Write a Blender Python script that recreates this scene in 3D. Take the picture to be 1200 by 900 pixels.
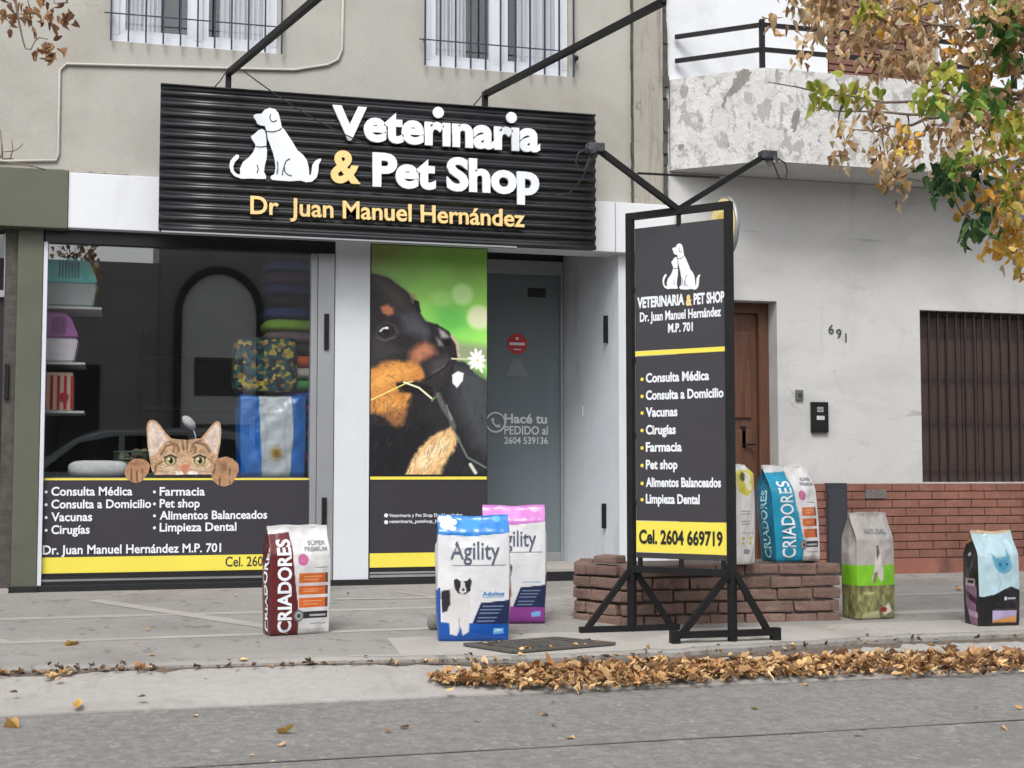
import bpy, bmesh, math, random
import numpy as np
from mathutils import Vector, Matrix
random.seed(7)
for o in list(bpy.data.objects): bpy.data.objects.remove(o)
S = bpy.context.scene
COL = S.collection
# ------------------------------------------------------------------ camera
YAW, PITCH, FPX = math.radians(15.6), math.atan(105/1650), 1650.0
CAM = Vector((0, -11, .87))
cd = bpy.data.cameras.new('camera'); cd.sensor_width = 36; cd.lens = 36*FPX/1200
cd.clip_start = .05; cd.clip_end = 1500
cam = bpy.data.objects.new('camera', cd); COL.objects.link(cam)
cam.location = CAM; cam.rotation_euler = (math.pi/2+PITCH, 0, -YAW)
S.camera = cam
# ------------------------------------------------------------------ overcast light
SUN_EL, SUN_AZ = math.radians(52), math.radians(205)     # azimuth clockwise from +Y: behind the viewer, from the left
wd = bpy.data.worlds.new('World'); S.world = wd; wd.use_nodes = True
nt = wd.node_tree; bg = nt.nodes['Background']
sk = nt.nodes.new('ShaderNodeTexSky'); sk.sky_type = 'NISHITA'; sk.sun_disc = False
sk.sun_elevation = SUN_EL; sk.sun_rotation = SUN_AZ; sk.dust_density = 3.0; sk.air_density = 1.0
hs = nt.nodes.new('ShaderNodeHueSaturation'); hs.inputs['Saturation'].default_value = .22
nt.links.new(sk.outputs[0], hs.inputs['Color']); nt.links.new(hs.outputs[0], bg.inputs[0])
bg.inputs[1].default_value = .135
sl = bpy.data.lights.new('sun', 'SUN'); sl.energy = 1.3; sl.angle = math.radians(22); sl.color = (1, .97, .93)
so = bpy.data.objects.new('sun', sl); COL.objects.link(so)
sdir = Vector((math.sin(SUN_AZ)*math.cos(SUN_EL), math.cos(SUN_AZ)*math.cos(SUN_EL), math.sin(SUN_EL)))
so.rotation_euler = sdir.to_track_quat('Z', 'Y').to_euler()
S.view_settings.view_transform = 'Standard'; S.view_settings.look = 'None'
S.view_settings.exposure = .72; S.view_settings.gamma = 1; S.view_settings.use_curve_mapping = False
S.render.engine = 'CYCLES'; S.cycles.use_denoising = True
S.cycles.max_bounces = 8; S.cycles.transparent_max_bounces = 16
S.cycles.caustics_reflective = False; S.cycles.caustics_refractive = False
# ------------------------------------------------------------------ surveying: photo pixel -> point on a real plane
_fh = Vector((math.sin(YAW), math.cos(YAW), 0)); _r = Vector((math.cos(YAW), -math.sin(YAW), 0)); _k = Vector((0, 0, 1))
_f = _fh*math.cos(PITCH)+_k*math.sin(PITCH); _u = -_fh*math.sin(PITCH)+_k*math.cos(PITCH)
def ray(px, py): return _f+_r*((px-600)/FPX)+_u*((450-py)/FPX)
def W(px, py, Y=0.0):
    d = ray(px, py); return CAM+d*((Y-CAM.y)/d.y)
def WX(px, Y=0.0, py=450): return W(px, py, Y).x
def WZ(px, py, Y=0.0): return W(px, py, Y).z
SLOPE = .03
def pz(y): return SLOPE*y                     # pavement height
def on_plane(px, py, p0, n):
    d = ray(px, py); return CAM+d*((Vector(p0)-CAM).dot(n)/d.dot(n))
# ------------------------------------------------------------------ object helpers
def tag(o, label=None, cat=None, group=None, kind=None):
    if label: o['label'] = label
    if cat: o['category'] = cat
    if group: o['group'] = group
    if kind: o['kind'] = kind
    return o
def thing(name, label, cat, loc=(0, 0, 0), rz=0, group=None):
    o = bpy.data.objects.new(name, None); COL.objects.link(o); o.location = loc; o.rotation_euler = (0, 0, rz)
    o.empty_display_size = .1
    return tag(o, label, cat, group)
def wmat(o):
    m = Matrix.Identity(4)
    while o is not None:
        m = Matrix.Translation(o.location) @ o.rotation_euler.to_matrix().to_4x4() @ m; o = o.parent
    return m
def link(name, me, mat, parent=None, local=False):
    o = bpy.data.objects.new(name, me); COL.objects.link(o)
    if mat is not None:
        me.materials.clear()
        for m in (mat if isinstance(mat, (list, tuple)) else [mat]): me.materials.append(m)
    if parent is not None:
        if not local: me.transform(wmat(parent).inverted())
        o.parent = parent
    return o
class MB:
    def __init__(self): self.bm = bmesh.new()
    def quad(self, *p):
        return self.bm.faces.new([self.bm.verts.new(q) for q in p])
    def box(self, x0, x1, y0, y1, z0, z1, bev=0, M=None, jit=0):
        if x0 > x1: x0, x1 = x1, x0
        if y0 > y1: y0, y1 = y1, y0
        if z0 > z1: z0, z1 = z1, z0
        v = [Vector((x, y, z)) for z in (z0, z1) for y in (y0, y1) for x in (x0, x1)]
        if jit: v = [p+Vector([random.uniform(-jit, jit) for _ in range(3)]) for p in v]
        if M is not None: v = [M @ p for p in v]
        vs = [self.bm.verts.new(p) for p in v]
        fs = [self.bm.faces.new([vs[i] for i in f]) for f in ((0, 2, 3, 1), (4, 5, 7, 6), (0, 1, 5, 4), (2, 6, 7, 3), (0, 4, 6, 2), (1, 3, 7, 5))]
        if bev:
            es = list({e for f in fs for e in f.edges})
            bmesh.ops.bevel(self.bm, geom=es, offset=bev, segments=2, affect='EDGES', profile=.7)
        return self
    def bar(self, p, q, w, h=None, up=(0, 0, 1)):
        p, q = Vector(p), Vector(q); h = h or w
        z = (q-p); L = z.length; z.normalize(); a = Vector(up)
        if abs(z.dot(a)) > .98: a = Vector((1, 0, 0))
        x = a.cross(z).normalized(); y = z.cross(x)
        M = Matrix((x, y, z)).transposed().to_4x4(); M.translation = p
        return self.box(-w/2, w/2, -h/2, h/2, 0, L, M=M)
    def tube(self, pts, r, n=8, cap=True):
        pts = [Vector(p) for p in pts]; rs = r if isinstance(r, (list, tuple)) else [r]*len(pts)
        rings = []; a = None
        for i, p in enumerate(pts):
            t = (pts[min(i+1, len(pts)-1)]-pts[max(i-1, 0)]).normalized()
            if a is None:
                a = t.orthogonal().normalized()
            a = (a-t*a.dot(t)).normalized(); b = t.cross(a)
            rings.append([self.bm.verts.new(p+(a*math.cos(2*math.pi*k/n)+b*math.sin(2*math.pi*k/n))*rs[i]) for k in range(n)])
        for A, B in zip(rings, rings[1:]):
            for k in range(n):
                f = self.bm.faces.new((A[k], A[(k+1) % n], B[(k+1) % n], B[k])); f.smooth = True
        if cap:
            self.bm.faces.new(rings[0][::-1]); self.bm.faces.new(rings[-1])
        return self
    def prism(self, pts, to3, d0, d1):
        """2-D outline pts, to3(x, y, d) -> 3-D; extruded between offsets d0 and d1"""
        A = [self.bm.verts.new(to3(x, y, d0)) for x, y in pts]; B = [self.bm.verts.new(to3(x, y, d1)) for x, y in pts]
        self.bm.faces.new(A[::-1]); self.bm.faces.new(B)
        n = len(pts)
        for i in range(n): self.bm.faces.new((A[i], A[(i+1) % n], B[(i+1) % n], B[i]))
        return self
    def disc(self, c, axis, r, depth, n=24, r2=None):
        c, axis = Vector(c), Vector(axis).normalized()
        return self.tube([c, c+axis*depth], [r, r if r2 is None else r2], n)
    def sphere(self, c, r, sc=(1, 1, 1), seg=12):
        M = Matrix.Translation(c) @ Matrix.Diagonal((sc[0], sc[1], sc[2], 1))
        g = bmesh.ops.create_uvsphere(self.bm, u_segments=seg, v_segments=max(6, seg*2//3), radius=r, matrix=M)
        for v in g['verts']:
            for f in v.link_faces: f.smooth = True
        return self
    def build(self, name, mat, parent=None, local=False, smooth=False):
        bmesh.ops.recalc_face_normals(self.bm, faces=self.bm.faces)
        me = bpy.data.meshes.new(name); self.bm.to_mesh(me); self.bm.free()
        if smooth:
            for p in me.polygons: p.use_smooth = True
        return link(name, me, mat, parent, local)
# ------------------------------------------------------------------ materials
def srgb(r, g, b):
    def c(v):
        v /= 255.0
        return v/12.92 if v <= .04045 else ((v+.055)/1.055)**2.4
    return (c(r), c(g), c(b))
def pm(name, col, rough=.6, metal=0, var=.12, scale=6.0, bump=.0, bscale=80.0, stretch=None, stain=None, spec=.5, fine=0.0, coat=0, cracks=None):
    m = bpy.data.materials.new(name); m.use_nodes = True; n = m.node_tree; N = n.nodes; L = n.links
    b = N['Principled BSDF']; b.inputs['Roughness'].default_value = rough; b.inputs['Metallic'].default_value = metal
    b.inputs['Specular IOR Level'].default_value = spec
    if coat: b.inputs['Coat Weight'].default_value = coat; b.inputs['Coat Roughness'].default_value = .15
    tc = N.new('ShaderNodeTexCoord'); src = tc.outputs['Object']
    def noise(sc, det=4, rgh=.6, st=None, dist=0):
        t = N.new('ShaderNodeTexNoise'); t.inputs['Scale'].default_value = sc; t.inputs['Detail'].default_value = det
        t.inputs['Roughness'].default_value = rgh; t.inputs['Distortion'].default_value = dist
        if st:
            mp = N.new('ShaderNodeMapping'); mp.inputs['Scale'].default_value = st; L.new(src, mp.inputs[0]); L.new(mp.outputs[0], t.inputs['Vector'])
        else: L.new(src, t.inputs['Vector'])
        return t
    def ramp(t, a, c):
        r = N.new('ShaderNodeMapRange'); r.inputs[1].default_value = a; r.inputs[2].default_value = c; L.new(t.outputs[0], r.inputs[0]); return r
    def mix(fac, A, B, mode='MIX'):
        x = N.new('ShaderNodeMix'); x.data_type = 'RGBA'; x.blend_type = mode
        if isinstance(fac, float): x.inputs[0].default_value = fac
        else: L.new(fac, x.inputs[0])
        for i, v in ((6, A), (7, B)):
            if isinstance(v, tuple): x.inputs[i].default_value = (*v[:3], 1)
            else: L.new(v, x.inputs[i])
        return x.outputs[2]
    lo = tuple(c*(1-var) for c in col); hi = tuple(min(1, c*(1+var)) for c in col)
    c = mix(ramp(noise(scale, 5, .65, stretch), .3, .7).outputs[0], lo, hi)
    if fine:
        c = mix(ramp(noise(scale*22, 3, .7), .35, .65).outputs[0], mix(1.0, c, (1-fine,)*3, 'MULTIPLY'), c)
    for st in (stain or []):          # (colour, scale, lo, hi, stretch)
        c = mix(ramp(noise(st[1], 6, .62, st[4] if len(st) > 4 else None, .4), st[2], st[3]).outputs[0], c, st[0])
    for (ccol, csc, cw, clo) in (cracks or []):          # meandering cracks, broken up by a mask
        dn = noise(csc*2.2, 5, .6); ad = N.new('ShaderNodeVectorMath'); ad.operation = 'MULTIPLY_ADD'; L.new(dn.outputs['Color'], ad.inputs[0])
        ad.inputs[1].default_value = (.55/csc,)*3; L.new(src, ad.inputs[2])
        vo = N.new('ShaderNodeTexVoronoi'); vo.feature = 'DISTANCE_TO_EDGE'; vo.inputs['Scale'].default_value = csc; L.new(ad.outputs[0], vo.inputs['Vector'])
        r1 = N.new('ShaderNodeMapRange'); r1.inputs[1].default_value = 0; r1.inputs[2].default_value = cw*csc; r1.inputs[3].default_value = 1; r1.inputs[4].default_value = 0; L.new(vo.outputs['Distance'], r1.inputs[0])
        mu = N.new('ShaderNodeMath'); mu.operation = 'MULTIPLY'; L.new(r1.outputs[0], mu.inputs[0]); L.new(ramp(noise(csc*.9, 4, .6), clo, clo+.08).outputs[0], mu.inputs[1])
        c = mix(mu.outputs[0], c, ccol)
    L.new(c, b.inputs['Base Color'])
    if bump:
        bp = N.new('ShaderNodeBump'); bp.inputs['Strength'].default_value = bump; bp.inputs['Distance'].default_value = .02
        L.new(noise(bscale, 5, .7).outputs[0], bp.inputs['Height']); L.new(bp.outputs[0], b.inputs['Normal'])
    return m
def attr_mat(name, rough=.45, spec=.5, trans=0, coat=0, bump=0):
    m = bpy.data.materials.new(name); m.use_nodes = True; N = m.node_tree.nodes; L = m.node_tree.links
    b = N['Principled BSDF']; b.inputs['Roughness'].default_value = rough; b.inputs['Specular IOR Level'].default_value = spec
    if coat: b.inputs['Coat Weight'].default_value = coat
    a = N.new('ShaderNodeAttribute'); a.attribute_name = 'Col'; L.new(a.outputs['Color'], b.inputs['Base Color'])
    if bump:
        t = N.new('ShaderNodeTexNoise'); t.inputs['Scale'].default_value = 22; t.inputs['Detail'].default_value = 3
        tc = N.new('ShaderNodeTexCoord'); L.new(tc.outputs['Object'], t.inputs['Vector'])
        bp = N.new('ShaderNodeBump'); bp.inputs['Strength'].default_value = bump; bp.inputs['Distance'].default_value = .02
        L.new(t.outputs[0], bp.inputs['Height']); L.new(bp.outputs[0], b.inputs['Normal'])
    if trans:
        t = N.new('ShaderNodeBsdfTranslucent'); L.new(a.outputs['Color'], t.inputs['Color'])
        x = N.new('ShaderNodeMixShader'); x.inputs[0].default_value = trans
        L.new(b.outputs[0], x.inputs[1]); L.new(t.outputs[0], x.inputs[2]); L.new(x.outputs[0], N['Material Output'].inputs[0])
    return m
def glass(name, tint=(.9, .93, .92), refl=1.0, ior=1.5, rough=0.0, flat=None):
    m = bpy.data.materials.new(name); m.use_nodes = True; N = m.node_tree.nodes; L = m.node_tree.links
    N.remove(N['Principled BSDF'])
    t = N.new('ShaderNodeBsdfTransparent'); t.inputs[0].default_value = (*tint, 1)
    g = N.new('ShaderNodeBsdfGlossy'); g.inputs['Roughness'].default_value = rough
    f = N.new('ShaderNodeFresnel'); f.inputs[0].default_value = ior
    mu = N.new('ShaderNodeMath'); mu.operation = 'MULTIPLY'; mu.inputs[1].default_value = refl; mu.use_clamp = True; L.new(f.outputs[0], mu.inputs[0])
    x = N.new('ShaderNodeMixShader'); L.new(t.outputs[0], x.inputs[1])
    if flat is None: L.new(mu.outputs[0], x.inputs[0])
    else: x.inputs[0].default_value = flat
    L.new(g.outputs[0], x.inputs[2])
    L.new(x.outputs[0], N['Material Output'].inputs[0])
    return m
# ------------------------------------------------------------------ lettering
_fc = {}
def _glyphs(s, bold, extr, res=3):
    cu = bpy.data.curves.new('t', 'FONT'); cu.body = s; cu.size = 1; cu.offset = bold; cu.extrude = extr; cu.resolution_u = res
    o = bpy.data.objects.new('t', cu); COL.objects.link(o)
    dg = bpy.context.evaluated_depsgraph_get(); dg.update()
    me = bpy.data.meshes.new_from_object(o.evaluated_get(dg))
    bpy.data.objects.remove(o); bpy.data.curves.remove(cu)
    return me
def cap_h(bold):
    if bold not in _fc:
        me = _glyphs('H', bold, 0); ys = [v.co.y for v in me.vertices]; _fc[bold] = (min(ys), max(ys)); bpy.data.meshes.remove(me)
    return _fc[bold]
def text(s, name, mat, parent, to3, w=None, cap=.05, bold=.02, thick=.001, align='L', local=False, res=3):
    """to3(x, y, d): x along the line from its left end, y up from the baseline, d out of the face"""
    me = _glyphs(s, bold, .5, res); b0, b1 = cap_h(bold)
    n = len(me.vertices); co = np.empty(n*3, np.float64); me.vertices.foreach_get('co', co); co = co.reshape(-1, 3)
    x0, x1 = co[:, 0].min(), co[:, 0].max(); sy = cap/(b1-b0); sx = sy if w is None else w/(x1-x0)
    ww = (x1-x0)*sx; off = {'L': 0, 'C': -ww/2, 'R': -ww}[align]
    out = [to3((c[0]-x0)*sx+off, (c[1]-b0)*sy, (c[2]+.5)*thick) for c in co]
    me.vertices.foreach_set('co', np.array([tuple(v) for v in out]).ravel()); me.update()
    bm = bmesh.new(); bm.from_mesh(me); bmesh.ops.recalc_face_normals(bm, faces=bm.faces); bm.to_mesh(me); bm.free()
    me.name = name
    return link(name, me, mat, parent, local)
# ------------------------------------------------------------------ printed pictures: colour per grid corner
_rng = np.random.default_rng(3)
def vnoise(x, y, seed=0):
    """value noise, vectorised"""
    xi, yi = np.floor(x).astype(np.int64), np.floor(y).astype(np.int64); fx, fy = x-xi, y-yi
    fx = fx*fx*(3-2*fx); fy = fy*fy*(3-2*fy)
    def h(a, b):
        n = (a*374761393+b*668265263+seed*982451653) & 0x7fffffff
        n = ((n ^ (n >> 13))*1274126177) & 0x7fffffff
        return ((n ^ (n >> 16)) & 0xffff)/65535.0
    return (h(xi, yi)*(1-fx)+h(xi+1, yi)*fx)*(1-fy)+(h(xi, yi+1)*(1-fx)+h(xi+1, yi+1)*fx)*fy
def fbm(x, y, o=4, seed=0):
    v = 0; a = .5
    for i in range(o): v = v+a*vnoise(x*2**i, y*2**i, seed+i); a *= .5
    return v
class Art:
    def __init__(self, X, Y, base=(255, 255, 255)):
        self.X, self.Y = X, Y; self.C = np.empty(X.shape+(3,)); self.C[...] = base
    def blend(self, m, col):
        col = np.asarray(col, float); self.C = self.C*(1-m[..., None])+col*m[..., None]; return self
    def poly(self, pts, col, feather=1.0, wob=0, wsc=.2, seed=1, alpha=1):
        X, Y = self.X, self.Y
        if wob: X, Y = X+wob*(fbm(X*wsc, Y*wsc, 3, seed)-.47)*2, Y+wob*(fbm(X*wsc+9, Y*wsc, 3, seed+5)-.47)*2
        ins = np.zeros(X.shape, bool); dist = np.full(X.shape, 1e9); n = len(pts)
        for i in range(n):
            (x0, y0), (x1, y1) = pts[i], pts[(i+1) % n]
            if y0 != y1:
                c = ((y0 > Y) != (y1 > Y)) & (X < (x1-x0)*(Y-y0)/(y1-y0)+x0); ins ^= c
            dx, dy = x1-x0, y1-y0; t = np.clip(((X-x0)*dx+(Y-y0)*dy)/(dx*dx+dy*dy+1e-9), 0, 1)
            dist = np.minimum(dist, np.hypot(X-x0-t*dx, Y-y0-t*dy))
        sd = np.where(ins, dist, -dist); self.m = np.clip(sd/feather+.5, 0, 1)*alpha
        return self.blend(self.m, col)
    def ell(self, cx, cy, rx, ry, col, feather=.15, rot=0, alpha=1):
        c, s = math.cos(rot), math.sin(rot); dx, dy = self.X-cx, self.Y-cy
        d = np.hypot((dx*c+dy*s)/rx, (-dx*s+dy*c)/ry); self.m = np.clip((1-d)/feather+.5, 0, 1)*alpha
        return self.blend(self.m, col)
    def rect(self, x0, x1, y0, y1, col, alpha=1):
        m = ((self.X >= x0) & (self.X <= x1) & (self.Y >= y0) & (self.Y <= y1)).astype(float)*alpha; return self.blend(m, col)
    def line(self, pts, wd, col, alpha=1):
        dist = np.full(self.X.shape, 1e9)
        for (x0, y0), (x1, y1) in zip(pts, pts[1:]):
            dx, dy = x1-x0, y1-y0; t = np.clip(((self.X-x0)*dx+(self.Y-y0)*dy)/(dx*dx+dy*dy+1e-9), 0, 1)
            dist = np.minimum(dist, np.hypot(self.X-x0-t*dx, self.Y-y0-t*dy))
        return self.blend(np.clip((wd/2-dist)/(.35*wd)+.5, 0, 1)*alpha, col)
    def grain(self, amt, sx, sy, seed=2, mask=None):
        n = 1+amt*(fbm(self.X*sx, self.Y*sy, 3, seed)-.45)*2
        if mask is not None: n = 1+(n-1)*mask
        self.C = np.clip(self.C*n[..., None], 0, 255); return self
def lin(C):
    v = np.clip(C, 0, 255)/255.0; return np.where(v <= .04045, v/12.92, ((v+.055)/1.055)**2.4)
def set_cols(me, cols):
    a = me.color_attributes.new('Col', 'FLOAT_COLOR', 'CORNER')
    a.data.foreach_set('color', np.concatenate([cols, np.ones((len(cols), 1))], 1).astype(np.float32).ravel())
def art_panel(name, mat, parent, to3, x0, x1, y0, y1, nx, ny, fn, keep=None, gain=.9):
    """flat print; fn(X, Y)->Art in picture coordinates, to3(x, y) -> 3-D"""
    gx = np.linspace(x0, x1, nx+1); gy = np.linspace(y0, y1, ny+1)
    X, Y = np.meshgrid((gx[:-1]+gx[1:])/2, (gy[:-1]+gy[1:])/2)
    art = fn(X, Y); C = np.minimum(lin(art.C)*gain, .88); kp = np.ones(X.shape, bool) if keep is None else keep(X, Y)
    used = {}; vs = []; fs = []; cols = []
    def vi(i, j):
        k = (i, j)
        if k not in used: used[k] = len(vs); vs.append(tuple(to3(gx[i], gy[j])))
        return used[k]
    for j in range(ny):
        for i in range(nx):
            if kp[j, i]:
                fs.append((vi(i, j), vi(i, j+1), vi(i+1, j+1), vi(i+1, j))); cols += [C[j, i]]*4
    me = bpy.data.meshes.new(name); me.from_pydata(vs, [], fs); set_cols(me, np.array(cols))
    return link(name, me, mat, parent)
def holed_wall(mb, x0, x1, z0, z1, y0, y1, holes):
    """a wall slab x0..x1, z0..z1 between y0 (street) and y1, with rectangular openings and their reveals"""
    xs = sorted({x0, x1, *[h[0] for h in holes], *[h[1] for h in holes]}); zs = sorted({z0, z1, *[h[2] for h in holes], *[h[3] for h in holes]})
    for a, b in zip(xs, xs[1:]):
        for c, d in zip(zs, zs[1:]):
            if any(h[0] <= (a+b)/2 <= h[1] and h[2] <= (c+d)/2 <= h[3] for h in holes): continue
            mb.quad((a, y0, c), (b, y0, c), (b, y0, d), (a, y0, d)); mb.quad((a, y1, c), (a, y1, d), (b, y1, d), (b, y1, c))
    for h in holes+[(x0, x1, z0, z1)]:
        a, b, c, d = h
        mb.quad((a, y0, c), (a, y1, c), (a, y1, d), (a, y0, d)); mb.quad((b, y0, c), (b, y0, d), (b, y1, d), (b, y1, c))
        mb.quad((a, y0, c), (b, y0, c), (b, y1, c), (a, y1, c)); mb.quad((a, y0, d), (a, y1, d), (b, y1, d), (b, y0, d))
    bmesh.ops.remove_doubles(mb.bm, verts=mb.bm.verts, dist=1e-5)
    return mb
# ================================================================== materials of the place
M = {}
M['stucco'] = pm('beige_stucco', srgb(172, 170, 163), .9, var=.05, scale=1.6, bump=.3, bscale=90, fine=.05,
                 stain=[(srgb(152, 149, 141), 1.2, .56, .95, (1.6, 1, .6)), (srgb(120, 114, 104), 12, .72, .76), (srgb(146, 142, 133), .7, .5, .8)], cracks=[(srgb(140, 136, 127), .9, .004, .58)])
M['pilaster'] = pm('grey_weathered_stucco', srgb(160, 156, 146), .9, var=.1, scale=3, bump=.3, bscale=70, fine=.08,
                   stain=[(srgb(96, 92, 86), 2.0, .52, .72, (6, 1, .35)), (srgb(70, 68, 64), 5, .62, .72)])
M['grime'] = pm('dark_grime', srgb(78, 75, 70), .95, var=.3, scale=14, bump=.4, bscale=60)
M['fascia'] = pm('white_fascia_paint', srgb(214, 217, 222), .55, var=.03, scale=3, bump=.03, bscale=40, stain=[(srgb(184, 184, 182), 2.2, .6, .9, (1, 1, .3))])
M['olive'] = pm('olive_grey_paint', srgb(86, 89, 75), .6, var=.06, scale=3, bump=.05, bscale=60, stain=[(srgb(76, 77, 67), 1.5, .5, .8)])
M['pier'] = pm('white_pier_paint', srgb(206, 210, 216), .6, var=.04, scale=3, bump=.12, bscale=50,
               stain=[(srgb(170, 168, 162), 1.4, .58, .85, (2, 1, .5)), (srgb(120, 116, 108), 11, .72, .77)])
M['return'] = pm('flaking_return_paint', srgb(206, 211, 218), .7, var=.05, scale=2.5, bump=.15, bscale=40,
                 stain=[(srgb(160, 162, 164), 1.3, .5, .8, (2, 2, .6)), (srgb(150, 140, 122), 7, .70, .73)])
M['house'] = pm('white_house_plaster', srgb(194, 194, 193), .85, var=.05, scale=1.2, bump=.2, bscale=45, fine=.03,
                stain=[(srgb(166, 166, 165), .9, .48, .75, (.6, 1, 1.4)), (srgb(120, 118, 115), 16, .75, .79), (srgb(140, 139, 137), 2.5, .62, .76, (.5, 1, 2.5)), (srgb(176, 175, 172), 1.3, .57, .7, (2, 1, .5))], cracks=[(srgb(134, 132, 130), .55, .005, .5)])
M['balcony'] = pm('peeling_balcony_paint', srgb(204, 204, 203), .9, var=.06, scale=3, bump=.5, bscale=26, fine=.06,
                  stain=[(srgb(192, 191, 189), 7, .44, .6), (srgb(164, 162, 159), 10, .54, .57, (1, 1, .7)), (srgb(150, 147, 143), 5, .62, .65, (1.6, 1, .4)), (srgb(130, 127, 123), 22, .64, .68)], cracks=[(srgb(160, 158, 154), 12, .004, .5)])
M['upper_white'] = pm('cool_white_plaster', srgb(214, 217, 221), .85, var=.04, scale=1.2, bump=.15, bscale=50, stain=[(srgb(186, 188, 190), 1.5, .5, .85)])
M['alu'] = pm('grey_aluminium', srgb(168, 171, 174), .4, .55, var=.06, scale=4, bump=.03, bscale=60)
M['white_frame'] = pm('white_window_frame', srgb(206, 211, 218), .45, var=.03)
M['black_metal'] = pm('black_painted_steel', (.009, .009, .010), .55, 0, var=.3, scale=12, bump=.08, bscale=90, spec=.28)
M['blue_bars'] = pm('dark_blue_steel', srgb(28, 42, 66), .5, 0, var=.25, scale=10)
M['sheet'] = pm('black_corrugated_sheet', (.010, .011, .014), .34, 0, var=.25, scale=5, bump=.06, bscale=14, spec=.6, stain=[((.028, .028, .03), 2.6, .5, .85, (.6, 1, 3))])
M['letter_white'] = pm('white_letter_acrylic', srgb(232, 236, 240), .4, var=.03, scale=4)
M['letter_gold'] = pm('cream_yellow_letter', srgb(240, 208, 140), .4, var=.05, scale=6)
M['vinyl_dark'] = pm('dark_grey_vinyl', srgb(52, 50, 58), .45, var=.05, scale=3)
M['vinyl_yellow'] = pm('yellow_vinyl', srgb(232, 216, 84), .45, var=.04, scale=3)
M['vinyl_black'] = pm('black_vinyl', (.014, .014, .016), .4, var=.1)
M['vinyl_white'] = pm('white_vinyl', srgb(228, 232, 236), .5, var=.02)
M['glass'] = glass('shop_window_glass', (.985, .995, .995), 2.4, 1.55, flat=.14)
M['door_glass'] = glass('door_glass', (.8, .86, .88), 1.4, 1.55)
_m = M['door_glass'].node_tree; _o = _m.nodes['Material Output']; _s = _o.inputs[0].links[0].from_socket        # a frosted film on the pane
_d = _m.nodes.new('ShaderNodeBsdfDiffuse'); _d.inputs[0].default_value = (*srgb(146, 158, 164), 1); _x = _m.nodes.new('ShaderNodeMixShader'); _x.inputs[0].default_value = .62
_m.links.new(_s, _x.inputs[1]); _m.links.new(_d.outputs[0], _x.inputs[2]); _m.links.new(_x.outputs[0], _o.inputs[0])
M['upper_glass'] = glass('upper_window_glass', (.99, .99, 1), 1.6, flat=.07)
M['wood'] = pm('brown_stained_wood', srgb(92, 60, 44), .5, var=.28, scale=5, stretch=(9, 9, .7), bump=.15, bscale=30, stain=[(srgb(58, 34, 26), 3, .5, .8, (8, 8, .5))])
M['shutter'] = pm('dark_brown_shutter', srgb(70, 54, 49), .55, var=.22, scale=4, stretch=(8, 8, .6), bump=.12, bscale=30)
M['bar_brown'] = pm('brown_iron_bar', srgb(42, 33, 32), .5, var=.2)
M['brick'] = pm('red_brown_plinth_brick', srgb(136, 93, 79), .85, var=.22, scale=4, bump=.35, bscale=50, fine=.14, stain=[(srgb(112, 74, 65), 2.5, .48, .7), (srgb(150, 118, 106), 3.5, .6, .8), (srgb(152, 138, 130), 9, .72, .76)])
M['mortar_red'] = pm('painted_mortar', srgb(106, 76, 66), .9, var=.2, scale=9, bump=.3)
M['skirt'] = pm('red_painted_skirting', srgb(142, 92, 78), .75, var=.14, scale=4, bump=.2, bscale=50, stain=[(srgb(104, 72, 64), 3, .52, .7, (1, 1, .5))])
M['planter_brick'] = pm('weathered_planter_brick', srgb(126, 102, 92), .88, var=.26, scale=5, bump=.6, bscale=38, fine=.12,
                        stain=[(srgb(90, 72, 66), 3.4, .5, .7), (srgb(146, 128, 118), 5, .58, .74), (srgb(70, 58, 52), 12, .66, .72)])
M['planter_mortar'] = pm('grey_mortar', srgb(108, 98, 91), .95, var=.25, scale=10, bump=.4)
M['soil'] = pm('dry_soil', srgb(84, 70, 56), 1, var=.3, scale=9, bump=.6, bscale=30)
M['dark_interior'] = pm('dim_interior_wall', srgb(176, 176, 174), .8, var=.08, scale=2)
M['floor_tile'] = pm('interior_floor', srgb(92, 88, 84), .4, var=.1, scale=3)
M['curtain'] = pm('pale_curtain', srgb(208, 212, 214), .9, var=.08, scale=4, stretch=(14, 1, .3))
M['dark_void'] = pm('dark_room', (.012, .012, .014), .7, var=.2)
M['asphalt'] = pm('worn_asphalt', srgb(134, 132, 130), .92, var=.07, scale=.8, bump=.6, bscale=40, fine=.32,
                  stain=[(srgb(112, 110, 108), .35, .5, .75), (srgb(150, 147, 143), 1.1, .56, .8, (.35, 1.6, 1)), (srgb(112, 110, 107), 24, .54, .68, (1, .5, 1)), (srgb(152, 149, 145), 30, .57, .7, (1, .5, 1)), (srgb(96, 94, 91), 60, .6, .68), (srgb(164, 160, 156), 75, .63, .72)], cracks=[(srgb(84, 82, 79), .7, .006, .57)])
M['pave'] = pm('grey_pavement_concrete', srgb(146, 143, 139), .9, var=.08, scale=1.2, bump=.3, bscale=60, fine=.12,
               stain=[(srgb(120, 116, 112), 1.0, .5, .74), (srgb(156, 152, 146), 2.6, .58, .74, (.5, 1.3, 1)), (srgb(104, 98, 92), 20, .66, .73), (srgb(116, 113, 109), 8, .58, .68, (1, .5, 1))], cracks=[(srgb(92, 88, 83), 1.1, .007, .52), (srgb(100, 96, 91), 3.2, .005, .6)])
M['pave_light'] = pm('pale_pavement_concrete', srgb(166, 162, 156), .9, var=.07, scale=1.5, bump=.25, bscale=60, fine=.1,
                     stain=[(srgb(140, 136, 130), 1.3, .52, .75), (srgb(122, 116, 108), 16, .66, .73)], cracks=[(srgb(110, 105, 98), 1.3, .006, .55)])
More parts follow.
